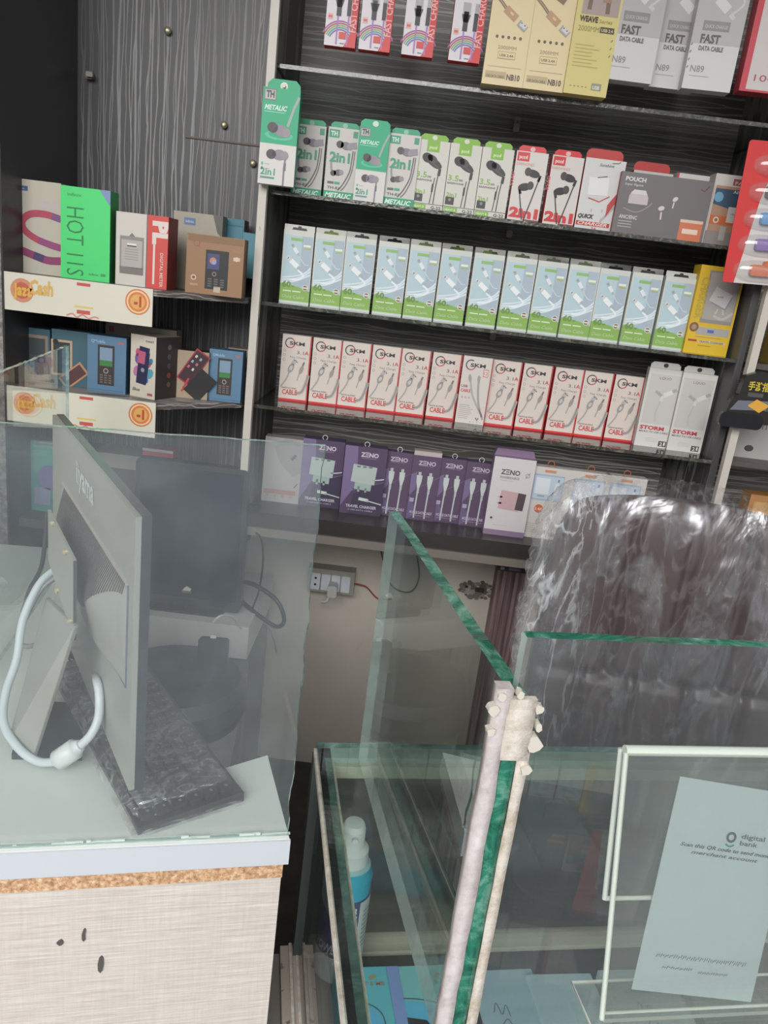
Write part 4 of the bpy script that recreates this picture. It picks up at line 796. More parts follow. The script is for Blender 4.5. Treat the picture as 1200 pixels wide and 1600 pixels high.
# banners on the shelf fronts
def banner(z0, x0, x1, label, sk_):
    m = MB(); m.box(x0, x1, 1.5795, 1.5825, z0, z0+.074, mat('#d5d0c0', .45)); a = Art(m, x1-x0, .074, 1.5795, x0, z0)
    a.disc(.12, .55, .32, '#c98a6c', 1); a.disc(.12, .55, .22, '#b8604c', 2); a.text('Jazz', .06, .42, .3, '#d8a94a', 3, .13, bold=.04); a.text('Cash', .17, .5, .36, '#d3aa5a', 3, .16, bold=.04, shear=.1)
    a.rect(.49, .86, .58, .94, '#c0564c', 2); a.rect(.475, .28, .60, .33, '#dcbf6a', 1); a.rect(.49, .12, .58, .22, '#c0564c', 2)
    a.stroke([(.42, .04), (.46, .1), (.49, .02), (.53, .1), (.57, .02), (.61, .08), (.64, .05)], .04, '#c98a84', 2, True)
    a.disc(.9, .62, .34, '#cf7a4a', 1, n=24); a.ring(.9, .62, .28, .04, '#e8c79a', 2); a.disc(.9, .62, .2, '#d9a35a', 2); a.text('-1', .875, .5, .26, '#b8432f', 3, .05, bold=.05)
    return tag(m.build('shelf_banner'), label, 'banner')
banner(1.357, -.812, -.512, 'white payment service strip with a round orange badge on the upper left shelf front', 0)
banner(1.129, -.812, -.499, 'white payment service strip with a round orange badge on the lower left shelf front', 1)

# things behind the screen at left, on the lower board (z .90)
def simple(name, w, h, d, X, Y, z, base, label, cat, art=None, rz=0, side=None):
    o = carton(name, w, h, d, base, art or (lambda a: None), label, cat, side=side); put(o, X, Y, z, rz); return o
def art_teal(a): a.rect(.1, .55, .9, .95, '#6fb3a6', 2); a.disc(.6, .5, .18, '#8a7fb0', 3); a.rect(.1, .1, .6, .35, '#9fa0c0', 3)
simple('accessory_carton', .075, .165, .05, -.775, 1.68, .9005, '#5f9f9c', 'teal and violet carton seen through the screen at the far left', 'carton', art_teal)
def art_dk(a): a.text('Canon', .25, .7, .12, '#a8a8a8', 3, .5, bold=.02); a.rect(.1, .1, .9, .5, '#4a4a50', 2)
simple('accessory_carton', .085, .12, .06, -.762, 1.85, .9005, '#3a3a40', 'dark small carton with pale lettering beside the teal carton', 'carton', art_dk)
gc = at(198, 733, 1.815)
simple('dark_case', .17, gc.z-.9007, .1, gc.x, 1.815, .9005, '#4a4642', 'dark case standing on the left lower board under a flat grey carton', 'case')
simple('grey_carton', .17, .035, .1, gc.x, 1.813, gc.z+.0003, '#8c8a84', 'flat grey carton lying on the dark case behind the screen', 'carton')
rp = at(252, 715, 1.81)
simple('red_packet', .075, .022, .05, rp.x-.012, 1.82, gc.z+.0358, '#b3394a', 'small red packet lying on the flat grey carton', 'packet', lambda a: a.rect(.0, .7, 1, 1, '#c7c0bd', 1))

# right bay goods
def art_on(a): a.text('On', .35, .6, .16, '#6d6866', 3, .3, bold=.0); a.disc(.4, .2, .09, '#37322f', 3, sq=.7); a.disc(.4, .2, .07, '#4a4542', 4, sq=.7); a.stroke([(.7, .55), (.85, .35), (1, .3)], .02, '#4a4542', 3, True); a.disc(.85, .55, .05, '#3a3532', 3)
simple('accessory_carton', .12, .12, .05, .862, 1.84, 1.1975, '#aaa6a2', 'pale grey carton with a black oval at the right edge behind the upright', 'carton', art_on)
simple('accessory_carton', .11, .13, .05, .90, 1.84, 1.4225, '#a08a3e', 'mustard yellow carton at the right edge above the grey one', 'carton', lambda a: a.rect(.1, .1, .9, .5, '#7f6f3c', 1))
simple('accessory_carton', .11, .17, .05, .94, 1.84, .9405, '#b0793a', 'orange brown carton at the right edge just above the chair', 'carton', lambda a: a.rect(.1, .5, .9, .9, '#c99a58', 1))
simple('accessory_carton', .07, .115, .05, .84, 1.84, .9405, '#4f6f74', 'teal grey carton beside the orange brown one at the right edge', 'carton')
# red blister card
bc = empty('blister_card', 'red and white card with five coloured clips under clear bubbles by the right upright', 'blister card', (.70, 1.69, 1.575), 0)
p = at(1128, 440, 1.69); p2 = at(1166, 226, 1.69); W_ = .17; hh = p2.z-p.z; lean = p2.x-p.x
bc.location = (p.x, 1.69, p.z); bc.rotation_euler = (0, math.atan2(lean, hh)+.02, 0)
m = MB(); m.rbox(0, W_, 0, .0012, 0, hh+.01, cm('#c9312f'), .006); a = Art(m, W_, hh+.01, 0, 0, 0)
a.poly([(.14, 0), (1, 0), (1, 1), (.42, 1), (.26, .6)], '#c9c4c0', 1); m.build('backing_card', bc)
for k, cc in enumerate(('#d0641f', '#7d55a8', '#3f8fcb', '#3a3a3a', '#b9b6b3')):
    z = .026+k*.05; m = MB(); n = 16
    m.rbox(.05, .13, -.012, -.001, z-.010, z+.012, mat(cc, .35), .004); m.rbox(.075, .1, -.014, -.001, z+.010, z+.020, mat(cc, .35), .003); m.build('clip', bc)
    bl = MB(); prof = []
    N1, N2 = 5, 20
    vs = []
    for i in range(N1+1):
        f = i/N1; r = math.cos(f*math.pi/2)
        for j in range(N2):
            t = 2*math.pi*j/N2; vs.append((.085+(.068)*max(r, .05)*math.copysign(abs(math.cos(t))**.6, math.cos(t)), -.018*math.sin(f*math.pi/2)-.0005, z+.022*max(r, .05)*math.copysign(abs(math.sin(t))**.8, math.sin(t))))
    bl.add(vs, [(i*N2+j, i*N2+(j+1) % N2, (i+1)*N2+(j+1) % N2, (i+1)*N2+j) for i in range(N1) for j in range(N2)], WINDOWFILM, True)
    bl.build('clear_bubble', bc)
m = MB(); m.tube([(.09, .04, hh), (.09, -.004, hh)], .002, STEEL); m.build('hanging_pin', bc)
# black packet on the right upright
c = at(1120, 655, 1.70)
bk = empty('accessory_packet', 'black packet with yellow characters taped to the right white upright', 'accessory packet', (c.x, 1.697, c.z))
m = MB(); m.prism([(.012, .0), (.13, .0), (.14, .06), (.13, .108), (.07, .112), (.04, .1), (.035, .06), (.02, .04)], .004, .022, mat('#26241f', .3)); a = Art(m, .14, .11, .004, 0, 0)
a.text('\u624b\u6e38\u6307\u5957', .36, .66, .13, '#cdb93a', 3, .44, bold=.02); a.rect(.38, .52, .62, .60, '#4f4d4a', 2); a.poly([(.16, .22), (.92, .30), (.86, .48), (.26, .42)], '#6b6f78', 2); a.poly([(.42, .34), (.62, .22), (.76, .38), (.54, .48)], '#d8a03a', 3); a.poly([(.70, .26), (.9, .30), (.86, .44), (.76, .42)], '#4a4f58', 3)
m.build('card', bk, bevel=.001)
m = MB(); m.rbox(.0, .095, -.010, .003, -.012, .020, mat('#201f20', .15), .012); m.build('black_pouch', bk, bevel=.003)
# ================================================================ DESK (left)
DA = Vector((-.347, .64)); DB = Vector((-.062, .71)); dd = (DB-DA).normalized(); dn = Vector((-dd.y, dd.x))
DPH = math.atan2(dd.y, dd.x)
desk = empty('counter_desk', 'counter desk with linen textured front panel and grey laminate top', 'desk', (DB.x, DB.y, 0), DPH)
# local frame: x along the front (0 at right corner, negative to the left), y backwards
def dl(x, y): r = Vector((x-DB.x, y-DB.y)); return (r.dot(dd), r.dot(dn))
def dpx(x, y): p = atz(x, y, .9); return dl(p.x, p.y)
DPOLY = [(-1.0, -.001), (.002, -.001), dpx(418, 1180), dpx(352, 1200), dpx(240, 1106), dpx(70, 1005), dl(-.625, 1.47), dl(-1.2, 1.40)]
def inset(k): c_ = (-.5, .3); return [(x+(c_[0]-x)*k, y+(c_[1]-y)*k) for x, y in DPOLY]
m = MB(); m.prism(DPOLY, .869, .9, mat('#d8dbd6', .35), 'z'); o = m.build('desk_top', desk)
m = MB(); m.box(-1.0, .003, -.004, -.0005, .868, .8995, mat('#c3c7cb', .4)); m.build('edge_strip', desk)
m = MB(); m.prism([(-1.0, .001), (-.002, .001)]+inset(.01)[2:], .846, .869, CHIP, 'z'); m.build('chipboard_layer', desk)
m = MB(); m.box(-1.0, -.003, .002, .018, 0, .846, LINEN); m.build('front_panel', desk)
m = MB(); 
qd = DPOLY[2]; m.prism([(-.02, .018), (-.003, .018), (qd[0]-.008, qd[1]-.01), (qd[0]-.025, qd[1]-.01)], 0, .846, PINKWOOD, 'z'); m.build('side_panel', desk)
# dirt marks on the panel
for i, (x, y, w, h_) in enumerate([(94, 1474, .006, .008), (131, 1462, .003, .018), (157, 1508, .006, .024)]):
    n_ = Vector((-dn.x, -dn.y, 0)); q_ = onplane(x, y, Vector((DB.x, DB.y, .7)), n_)
    m = MB(); k_ = 8; m.prism([(w/2*math.cos(t*.785)*random.uniform(.6, 1.1)+.001*math.sin(t), h_/2*math.sin(t*.785)) for t in range(8)], -.0006, .002, mat('#55504c', .8))
    o = m.build('dark_mark', loc=(0, 0, 0)); o.parent = desk
    loc = Matrix.Rotation(-DPH, 4, 'Z') @ (Vector((q_.x-DB.x, q_.y-DB.y, q_.z))); o.location = (loc.x, .001, loc.z)
# front glass screen
def rough_pane(name, w, h, th, edge, label, cat, loc, rotz, x0=0, jag=.002, n=50, wave=0.0, edge_side=None, face=None):
    """upright pane in local x(0..w), z(0..h); wavy cut edges"""
    m = MB()
    L = [(x0+random.uniform(-jag, jag)*.5, h*i/n) for i in range(n+1)]
    R = [(w+random.uniform(-jag, jag)*.6+wave*math.sin(i*.55+1.2*math.sin(i*.21)), h*i/n) for i in range(n+1)]
    T = [(x0+(w-x0)*i/n, h+random.uniform(-jag, jag)*.5) for i in range(n+1)]
    T[0] = (L[-1][0], h); T[-1] = (R[-1][0], h)
    ring = [(x0, 0)]+R+T[::-1][1:]+L[::-1][1:-1]
    k = len(ring); vs = [(a, 0, b_) for a, b_ in ring]+[(a, th, b_) for a, b_ in ring]
    m.add(vs, [tuple(range(k))], face or PANE); m.add(vs, [tuple(reversed(range(k, 2*k)))], face or PANE)
    nR = len(R)
    for i in range(k):
        j = (i+1) % k; f = (j, i, k+i, k+j)
        mm = edge_side if (edge_side and 1 <= i <= nR-1) else edge
        m.add(vs, [f], mm)
    o = m.build(name, loc=loc, rotz=rotz); tag(o, label, cat); return o
sc_ = rough_pane('glass_screen', 0, .445, .006, PALE_EDGE, 'tall clear glass screen standing on the front edge of the desk', 'glass screen', (DB.x, DB.y, .9), DPH, x0=-.95, jag=.0010, n=60, wave=.0012, edge_side=GREEN_EDGE, face=PANE_DUST_VEIL)
sc_.location = (DB.x-dn.x*(-.004)+dd.x*0, DB.y+dn.y*.004, .9002)
m = MB()
for k in range(60):
    x = -random.uniform(.0, .9); s = random.uniform(.004, .02); t = random.uniform(-.5, .5)
    m.box(x-s/2, x+s/2, .0015, .0035, .0, random.uniform(.0008, .004), mat('#cfd8d2', .4))
m.box(-.93, 0, .001, .0035, 0, .001, mat('#8fa39b', .4)); m.build('sealant_bead', sc_)
# second small glass pane further back at left
s0 = Vector((-.542, 1.038)); s1 = Vector((-.612, 1.42)); dv = (s1-s0)
sp = rough_pane('glass_screen', 0, .42, .006, PALE_EDGE, 'small clear glass pane at the far left, its corner above the other screen', 'glass screen', (s1.x, s1.y, .9002), math.atan2(dv.y, dv.x), x0=-dv.length*1.3, jag=.0015, n=40)

# iiyama monitor (seen from behind)
N0 = at(222, 1238, .70); T0 = at(212, 808, .70); FT = atz(82, 648, T0.z)
md = Vector((FT.x-T0.x, FT.y-T0.y, 0)); ML = md.length; md.normalize(); MR = math.atan2(md.y, md.x)
mn = Vector((-md.y, md.x, 0))      # local +y = back of the monitor
mz0 = N0.z; MHt = T0.z-mz0
mon = empty('monitor', 'grey iiyama monitor seen from behind at a steep angle, behind the desk glass', 'monitor', (T0.x, T0.y, .9), MR)
def mon_uv(x, y, off=0):
    p0 = Vector((T0.x, T0.y, 1.1))+mn*off; q_ = onplane(x, y, p0, mn); r = q_-Vector((T0.x, T0.y, .9)); return (r.dot(md), r.z)
m = MB(); b0 = mz0-.9; b1 = T0.z-.9
m.box(0, ML, -.006, 0, b0, b1, GREYPLAST); m.box(-.0005, ML+.0005, -.016, -.006, b0-.001, b1+.001, mat('#3a3d44', .25)); 
o = m.build('panel', mon, bevel=.001)
m = MB(); m.box(.006, ML-.006, -.0166, -.016, b0+.014, b1-.006, mat('#15171c', .08)); m.build('screen', mon)
# text on the back
vs, fs, x0, x1, y0, y1 = glyphs('iiyama', .03, 0); a_, z_ = mon_uv(147, 778, 0); a2_, z2_ = mon_uv(120, 735, 0)
sc1 = (a2_-a_)/(x1-x0); zz = (z_+z2_)/2-.012
m = MB(); m.add([(a2_-(p.x-x0)*sc1, .0006, zz+p.y*.042) for p in vs], fs, mat('#cfd3d2', .4)); m.build('maker_name', mon)
# rear cover: dome that swells away from the near edge, ribbed vent along its sloping top
v1 = mon_uv(98, 748); v2 = mon_uv(201, 922); v3 = mon_uv(206, 1091)
cx0 = v2[0]; cx1 = v1[0]; cz1 = (v1[1]+v2[1])/2; cz0 = v3[1]; TD = .030
def ss(t): t = max(0, min(1, t)); return t*t*(3-2*t)
def slope_h(u): return .014+.085*ss((u-cx0)/((cx1-cx0)*.5))
def dome(u, z):
    f = .10+.90*ss((u-cx0)/((cx1-cx0)*.3)); g = min(1, (cz1-z)/slope_h(u)); e_ = min(1, (u-cx0+.0005)/.006)*min(1, (cx1-u+.0005)/.03)
    return .0006+TD*f*g*max(0, e_)*(.35+.65*ss((z-cz0)/.10)) if z > cz0+1e-5 else .0006
m = MB(); NU, NZ = 46, 44; vs = []
for i in range(NU+1):
    for j in range(NZ+1):
        u = cx0+(cx1-cx0)*i/NU; z = cz0+(cz1-cz0)*j/NZ; vs.append((u, dome(u, z), z))
m.add(vs, [(i*(NZ+1)+j, i*(NZ+1)+j+1, (i+1)*(NZ+1)+j+1, (i+1)*(NZ+1)+j) for i in range(NU) for j in range(NZ)], GREYPLAST, True); m.build('rear_cover', mon)
m = MB(); nv = 64
m.box(cx0+.001, cx1-.002, 0, .0022, cz1-.001, cz1+.0012, mat('#b9aca4', .4)); m.box(cx0-.0012, cx0+.0008, 0, .0016, cz0, cz1, mat('#6c7480', .4)); m.box(cx0, cx0+.05, 0, .0016, cz0-.001, cz0+.0008, mat('#6c7480', .4))  # blue-grey strip down the near side holds the cover's shadow line
for i in range(nv):
    u = cx0+.010+(cx1-cx0-.03)*i/nv; lw = .0024; h0 = slope_h(u); pts_ = []
    for t in range(6):
        z = cz1-.002-(h0-.003)*t/5; pts_.append((dome(u, z)+.0010, z))
    vs = [(u, y, z) for y, z in pts_]+[(u+lw, y, z) for y, z in pts_]+[(u, y-.0022, z) for y, z in pts_]+[(u+lw, y-.0022, z) for y, z in pts_]
    fs = []
    for t in range(5): fs += [(t, t+1, 7+t, 6+t), (t, 12+t, 13+t, t+1), (6+t, 7+t, 19+t, 18+t)]
    m.add(vs, fs, mat('#56524f', .5))
m.build('ribbed_vent', mon)
# mounting plate and stand
q1 = mon_uv(76, 800, .034); q2 = mon_uv(104, 857, .034); q3_ = mon_uv(114, 1000, .034)
px0 = min(q2[0], q3_[0]); px1 = q1[0]+.01
m = MB(); m.prism([(px0+.0, q2[1]), (px0, q3_[1]), (px1, q3_[1]+.03), (px1, q1[1])][::-1], .0300, .0335, GREYPLAST); m.box(px0-.001, px0, .0305, .0338, q3_[1], q2[1], mat('#4a4744', .5)); m.build('mounting_plate', mon)  # thin dark strip on the near edge paints the plate's shadow
for (x, y) in ((83, 817), (103, 862), (90, 922), (110, 970)):
    u, z = mon_uv(x, y, .034); m = MB(); m.lathe([(.004, 0), (.004, .002), (.002, .004)], mat('#d8c9a0', .3, .6), 12); m.xf(Matrix.Translation((u, .0335, z)) @ Matrix.Rotation(math.radians(-90), 4, 'X')); m.build('screw', mon)
# neck: slanted plate in the plane y=.06, following the picture outline down to the foot
cA = mon_uv(66, 935, .04); cB = mon_uv(112, 965, .055); cC = mon_uv(110, 985, .04)
m = MB(); 
t0 = [Vector((cA[0], .036, cA[1])), Vector((cC[0], .036, cC[1]+.004))]
g0 = atz(10, 1165, .905); g1 = atz(50, 1187, .905)
def toloc(p): r = p-Vector((T0.x, T0.y, .9)); return Vector((r.dot(md), r.dot(mn), r.z))
G0 = toloc(g0); G1 = toloc(g1); th_ = Vector((.0, -.004, 0))
P4 = [G0, G1, t0[1], t0[0]]
vs = P4+[p+Vector((.003, -.006, 0)) for p in P4]; m.add(vs, [(0, 1, 2, 3), (7, 6, 5, 4), (0, 4, 5, 1), (1, 5, 6, 2), (2, 6, 7, 3), (3, 7, 4, 0)], GREYPLAST); m.build('stand_neck', mon, bevel=.0015)
f_ = [toloc(atz(x, y, .901)) for x, y in ((18, 1186), (128, 1188), (132, 1105), (40, 1100))]
m = MB(); m.prism([(p.x, p.y) for p in f_][::-1], .0005, .007, DKPL, 'z'); m.build('stand_foot', mon, bevel=.001)

# white cable with ferrite
def P3(x, y, z): return atz(x, y, z)
cab_pts = [at(82, 893, 1.0), at(62, 915, .97), at(36, 965, .93), at(22, 1030, .90), at(8, 1080, .86), at(6, 1130, .83), at(30, 1170, .795), at(60, 1190, .782), at(88, 1192, .78)]
m = MB(); wc = [Vector((p.x, p.y, max(p.z, .908))) for p in cab_pts]
cpts = [at(82, 893, .95), at(60, 915, .93), at(36, 968, .90), at(26, 1030, .87), at(9, 1082, .84), at(6, 1130, .81), at(30, 1170, .785), at(60, 1190, .775), at(88, 1190, .772)]
m.tube(smooth_path(cpts), .0052, mat('#c9d0d4', .35)); 
c2 = [at(124, 1166, .775), at(142, 1148, .78), at(154, 1120, .79), at(155, 1085, .80), at(151, 1062, .82), at(149, 1052, .90)]
m.tube(smooth_path(c2), .0052, mat('#d0d4d6', .35)); cbl = m.build('video_cable'); tag(cbl, 'white video cable looping from behind the monitor across the desk', 'cable')
fa = at(86, 1191, .772); fb = at(126, 1164, .775); m = MB(); dv3 = fb-fa; m.tube([fa, fa+dv3*.1, fa+dv3*.12, fa+dv3*.8, fa+dv3*.82, fb], [.007, .011, .0125, .0125, .010, .007], mat('#dcdedd', .35), 16); fo = m.build('ferrite_bead'); fo.parent = cbl
fo['label'] = 'white ferrite bead on the cable'
m = MB(); m.tube(smooth_path([at(118, 890, 1.0), at(70, 915, .98), at(40, 965, .96), at(26, 1000, .95), at(42, 1010, .93), at(62, 1005, .92)]), .0035, mat('#8f8f8c', .4)); tag(m.build('grey_cable'), 'thin grey cable crossing the white one behind the monitor stand', 'cable')
m = MB(); m.tube(smooth_path([at(114, 975, 1.0), at(100, 985, 1.0), at(96, 1010, .98), at(112, 1035, .98)]), .0018, BLACK); m.tube(smooth_path([at(125, 1000, 1.0), at(110, 1012, .98), at(92, 1018, .96)]), .0018, BLACK)
m.tube(smooth_path([at(118, 1000, 1.02), at(126, 1015, 1.0), at(120, 1030, .99), at(127, 1028, .99)]), .0018, BLACK); tag(m.build('thin_black_wires'), 'tangle of thin black wires between the monitor stand and its cover', 'wire')
m = MB(); m.tube(smooth_path([Vector((.0, 0, 0))+at(73, 800, 1.3), at(66, 880, 1.25), at(45, 925, 1.2), at(30, 980, 1.15)]), .004, mat('#3c3c3a', .4)); tag(m.build('black_cable'), 'dark cable hanging at the far left behind the monitor', 'cable')

# keyboard wrapped in film
k0 = atz(215, 1301, .905); k1 = atz(75, 1040, .91); kd = Vector((k1.x-k0.x, k1.y-k0.y, 0)); KL = kd.length; kr = math.atan2(kd.y, kd.x)
kb_ = empty('keyboard', 'dark keyboard wrapped in clear plastic film, running back under the monitor', 'keyboard', (k0.x, k0.y, .9003), kr)
KW = .125   # local x along length (away), local -y to the right side
m = MB(); m.prism([(-KW, .001), (0, .001), (0, .010), (-KW, .014), ], 0, KL, mat('#35302f', .4), 'x'); m.build('case', kb_, bevel=.002)
km = MB(); km.rbox(-.0075, .0075, -.0075, .0075, 0, .006, mat('#38332f', .35), .002, 'z', 3); a = None
km.add([(-.002, -.003, .0063), (.002, -.003, .0063), (.002, .0, .0063), (-.002, .0, .0063)], [(0, 1, 2, 3)], mat('#6d757b', .5))
kproto = None
for r in range(6):
    for c_ in range(int(KL/.0185)-1):
        if kproto is None: kproto = km.build('key', kb_); kk = kproto
        else: kk = kproto.copy(); col.objects.link(kk); kk.parent = kb_
        yy = -.014-r*.0185; kk.location = (.014+c_*.0185, yy, .0108+(-yy/KW)*.003)
m = MB(); nu, nv = 40, 14; vs = []
for i in range(nu+1):
    for j in range(nv+1):
        u = i/nu; v = j/nv; e = min(u, 1-u)*12; ev = min(v, 1-v)*8; hgt = .0225*min(1, e)*min(1, ev)+random.uniform(-.0016, .0022)
        vs.append((-.006+u*(KL+.012), .006-v*(KW+.014), max(.0016, hgt)))
m.add(vs, [(i*(nv+1)+j, (i+1)*(nv+1)+j, (i+1)*(nv+1)+j+1, i*(nv+1)+j+1) for i in range(nu) for j in range(nv)], KEYFILM, True); m.build('film_wrap', kb_)

# ---- second screen, on a white box, stool with phone
tb = empty('side_table', 'white side table under the black display behind the desk', 'table', (-.50, 1.84, 0))
m = MB(); m.box(-.21, .215, -.18, .16, .595, .68, mat('#cfcdc8', .5)); m.build('table_top', tb, bevel=.003)
for sx_, sy_ in ((-1, -1), (1, -1), (-1, 1), (1, 1)): m = MB(); m.box(sx_*.19-.02, sx_*.19+.02, sy_*.14-.02, sy_*.14+.02, 0, .595, mat('#8d8b87', .5)); m.build('leg', tb)
q1 = at(390, 736, 1.72); q2 = at(372, 962, 1.72); q3 = at(212, 736, 1.72)
ds = empty('display_screen', 'black upright display with a small silver emblem, facing the customer', 'display', ((q1.x+q3.x)/2, 1.72, .6805))
w = q1.x-q3.x; h_ = q1.z-.6805; DISP = mat('#1a2230', .12)  # blue in the screen colour stands in for reflected blue clothing
m = MB(); m.rbox(-w/2, w/2, 0, .03, .004, h_, DKPL, .012); m.build('casing', ds, bevel=.002)
m = MB(); m.rbox(-w/2+.012, w/2-.012, -.001, 0, .03, h_-.012, DISP, .004); m.build('screen', ds)
m = MB(); m.box(-.012, .012, -.003, -.001, .042, .048, STEEL); m.prism([(-.01, .048), (.008, .048), (.012, .054), (.0, .060), (-.006, .055)], -.003, -.001, mat('#d6cfc2', .35)); m.build('emblem', ds)
m = MB(); m.box(w/2-.002, w/2+.03, .006, .02, h_-.098, h_-.084, BLACK); m.build('side_plug', ds); 
m = MB(); m.rbox(-w*.35, w*.35, -.03, .08, 0, .006, DKPL, .02, 'z'); m.build('foot', ds)
m = MB(); m.tube(smooth_path([at(400, 832, 1.73), at(409, 845, 1.73), at(411, 880, 1.74), at(404, 925, 1.75), at(394, 955, 1.76), at(392, 1000, 1.80)]), .0024, BLACK); tag(m.build('thin_cable'), 'thin black lead dropping from the plug at the display side', 'cable')
m = MB(); m.tube(smooth_path([at(376, 908, 1.77), at(400, 915, 1.75), at(432, 938, 1.73), at(444, 968, 1.72), at(432, 979, 1.72), at(402, 960, 1.74), at(372, 935, 1.78)]), .0055, BLACK); tag(m.build('power_cable'), 'thick black cable loop sticking out right of the display', 'cable')
# stool
STX, STY = -.41, 1.50
stl = empty('stool', 'round stool with a black padded seat and pale grey tapered body behind the desk', 'stool', (STX, STY, 0))
m = MB(); m.lathe([(.13, .53), (.15, .535), (.158, .56), (.155, .60), (.14, .625), (.09, .638), (.01, .642)], mat('#23262d', .4), 40); m.build('seat_pad', stl)
m = MB(); m.lathe([(.105, .0), (.11, .02), (.12, .3), (.142, .5), (.15, .532)], mat('#a7a49d', .55), 40); m.build('body', stl)
pp = at(333, 990, 1.50); ph = empty('power_adapter', 'black phone sized charger block propped on the stool seat, white cable plugged in', 'charger', (pp.x, 1.50, .640), .1)
m = MB(); m.rbox(-.033, .033, 0, .02, 0, .075, mat('#1f2227', .35), .008); m.build('body', ph, bevel=.002); ph.rotation_euler = (-.25, 0, .1)
m = MB(); m.rbox(-.008, .004, .004, .016, .074, .082, WHITEPL, .002); m.build('plug', ph)
m = MB(); m.tube(smooth_path([at(333, 972, 1.515), at(345, 962, 1.52), at(362, 964, 1.56), at(377, 982, 1.62)]), .0022, WHITEPL); m.tube(smooth_path([at(392, 975, 1.9), at(415, 975, 1.95), at(428, 1000, 2.0), at(432, 1020, 2.05)]), .0022, mat('#b9b6b0', .5)); tag(m.build('white_lead'), 'thin white charging lead rising from the black block and trailing to the wall', 'cable')

# ================================================================ SHOWCASE (right)
O = Vector((-.052, .898)); PH = math.radians(10.5); ZC = .9
e1 = Vector((math.cos(PH), math.sin(PH), 0)); e2 = Vector((-math.sin(PH), math.cos(PH), 0))
def cl(p): r = Vector((p.x-O.x, p.y-O.y, p.z)); return Vector((r.dot(e1), r.dot(e2), r.z))
sc = empty('showcase', 'glass topped showcase counter with cream sealed edges', 'showcase', (O.x, O.y, 0), PH)
CW = 1.1; CD = .50
m = MB(); m.box(0, CW, -CD, 0, .892, .9, PANE_CLEAN, front=DARK_EDGE, back=DARK_EDGE, left=DARK_EDGE, right=DARK_EDGE); m.build('top_glass', sc)
m = MB(); m.box(0.002, .010, -CD, -.004, .55, .8915, PANE, front=DARK_EDGE, back=DARK_EDGE, top=DARK_EDGE); m.build('side_glass', sc)
m = MB(); m.box(.012, CW, -.010, -.004, .575, .868, PANE, left=DARK_EDGE); m.build('back_glass', sc)
FRM = mat('#7f9088', .3)
m = MB(); m.box(.0, CW, -.022, 0, .884, .8915, mat('#8fa39a', .3)); m.box(.014, CW, -.03, -.012, .866, .884, mat('#a8a693', .5)); m.build('back_top_rail', sc)
m = MB(); m.box(.0005, .019, -CD, -.0, .8795, .8915, DARK_EDGE); m.box(.019, .0225, -CD, -.022, .879, .8885, SEALANT); m.box(-.003, .0005, -CD, 0, .882, .891, SEALANT); m.build('side_top_rail', sc)
m = MB(); m.box(.012, CW, -.02, -.001, .552, .576, mat('#a09c90', .5)); m.box(.012, CW, -.024, -.02, .556, .560, mat('#c2bdb0', .5)); m.build('back_bottom_rail', sc)
m = MB(); m.box(-.004, .016, -.018, .002, .5, .884, mat('#3c4543', .3)); m.build('corner_post', sc)
m = MB(); m.box(0, CW, -CD, -.0, .53, .55, mat('#4a4b4d', .45)); m.build('floor_board', sc)
m = MB(); m.box(-.022, .001, -CD, .0, .0, .555, LIGHTWOOD); m.box(-.010, -.006, -CD, .0, .555, .560, SEALANT); m.box(-.045, -.0225, -CD, .0, .0, .54, mat('#8f8a84', .5)); m.box(.0005, .004, -CD, -.004, .551, .556, SEALANT); m.build('side_board', sc)
m = MB(); m.box(0, CW, -.018, 0, 0, .53, mat('#4d4745', .5)); m.build('back_board', sc)
m = MB(); m.box(0, CW, -CD, -CD+.018, 0, .53, LINEN); m.build('front_board', sc)

# side pane + front pane on the case
pa = Vector((.006, .875, 0)); pn = Vector((.102, .468, 0)); pv = pn-pa; PL_ = pv.length; prot = math.atan2(pv.y, pv.x)
spn = rough_pane('glass_divider', PL_, .341, .012, GREEN_EDGE, 'upright glass divider running front to back on the showcase, its green top edge slanting', 'glass divider', (pa.x, pa.y, ZC+.0004), prot, jag=.0008, n=30, face=PANE_MIRRORY)
for p_ in spn.data.polygons: pass
# pale back and bottom edges: re-assign edge faces on the far side
me = spn.data; me.materials.append(CLEAR_EDGE); pi_ = len(me.materials)-1
for p_ in me.polygons:
    c = p_.center
    if len(p_.vertices) == 4 and (c.x < .004 or c.z < .002): p_.material_index = pi_
fr_h = .385
fpn = rough_pane('glass_screen', .8, fr_h, .010, GREEN_EDGE, 'wide glass screen along the showcase front, its green top edge in front of the chair', 'glass screen', (pn.x+.003, pn.y+.002, ZC+.0004), PH, jag=.0006, n=30)
me = fpn.data; me.materials.append(CLEAR_EDGE)
for p_ in me.polygons:
    c = p_.center
    if len(p_.vertices) == 4 and c.x < .003: p_.material_index = len(me.materials)-1
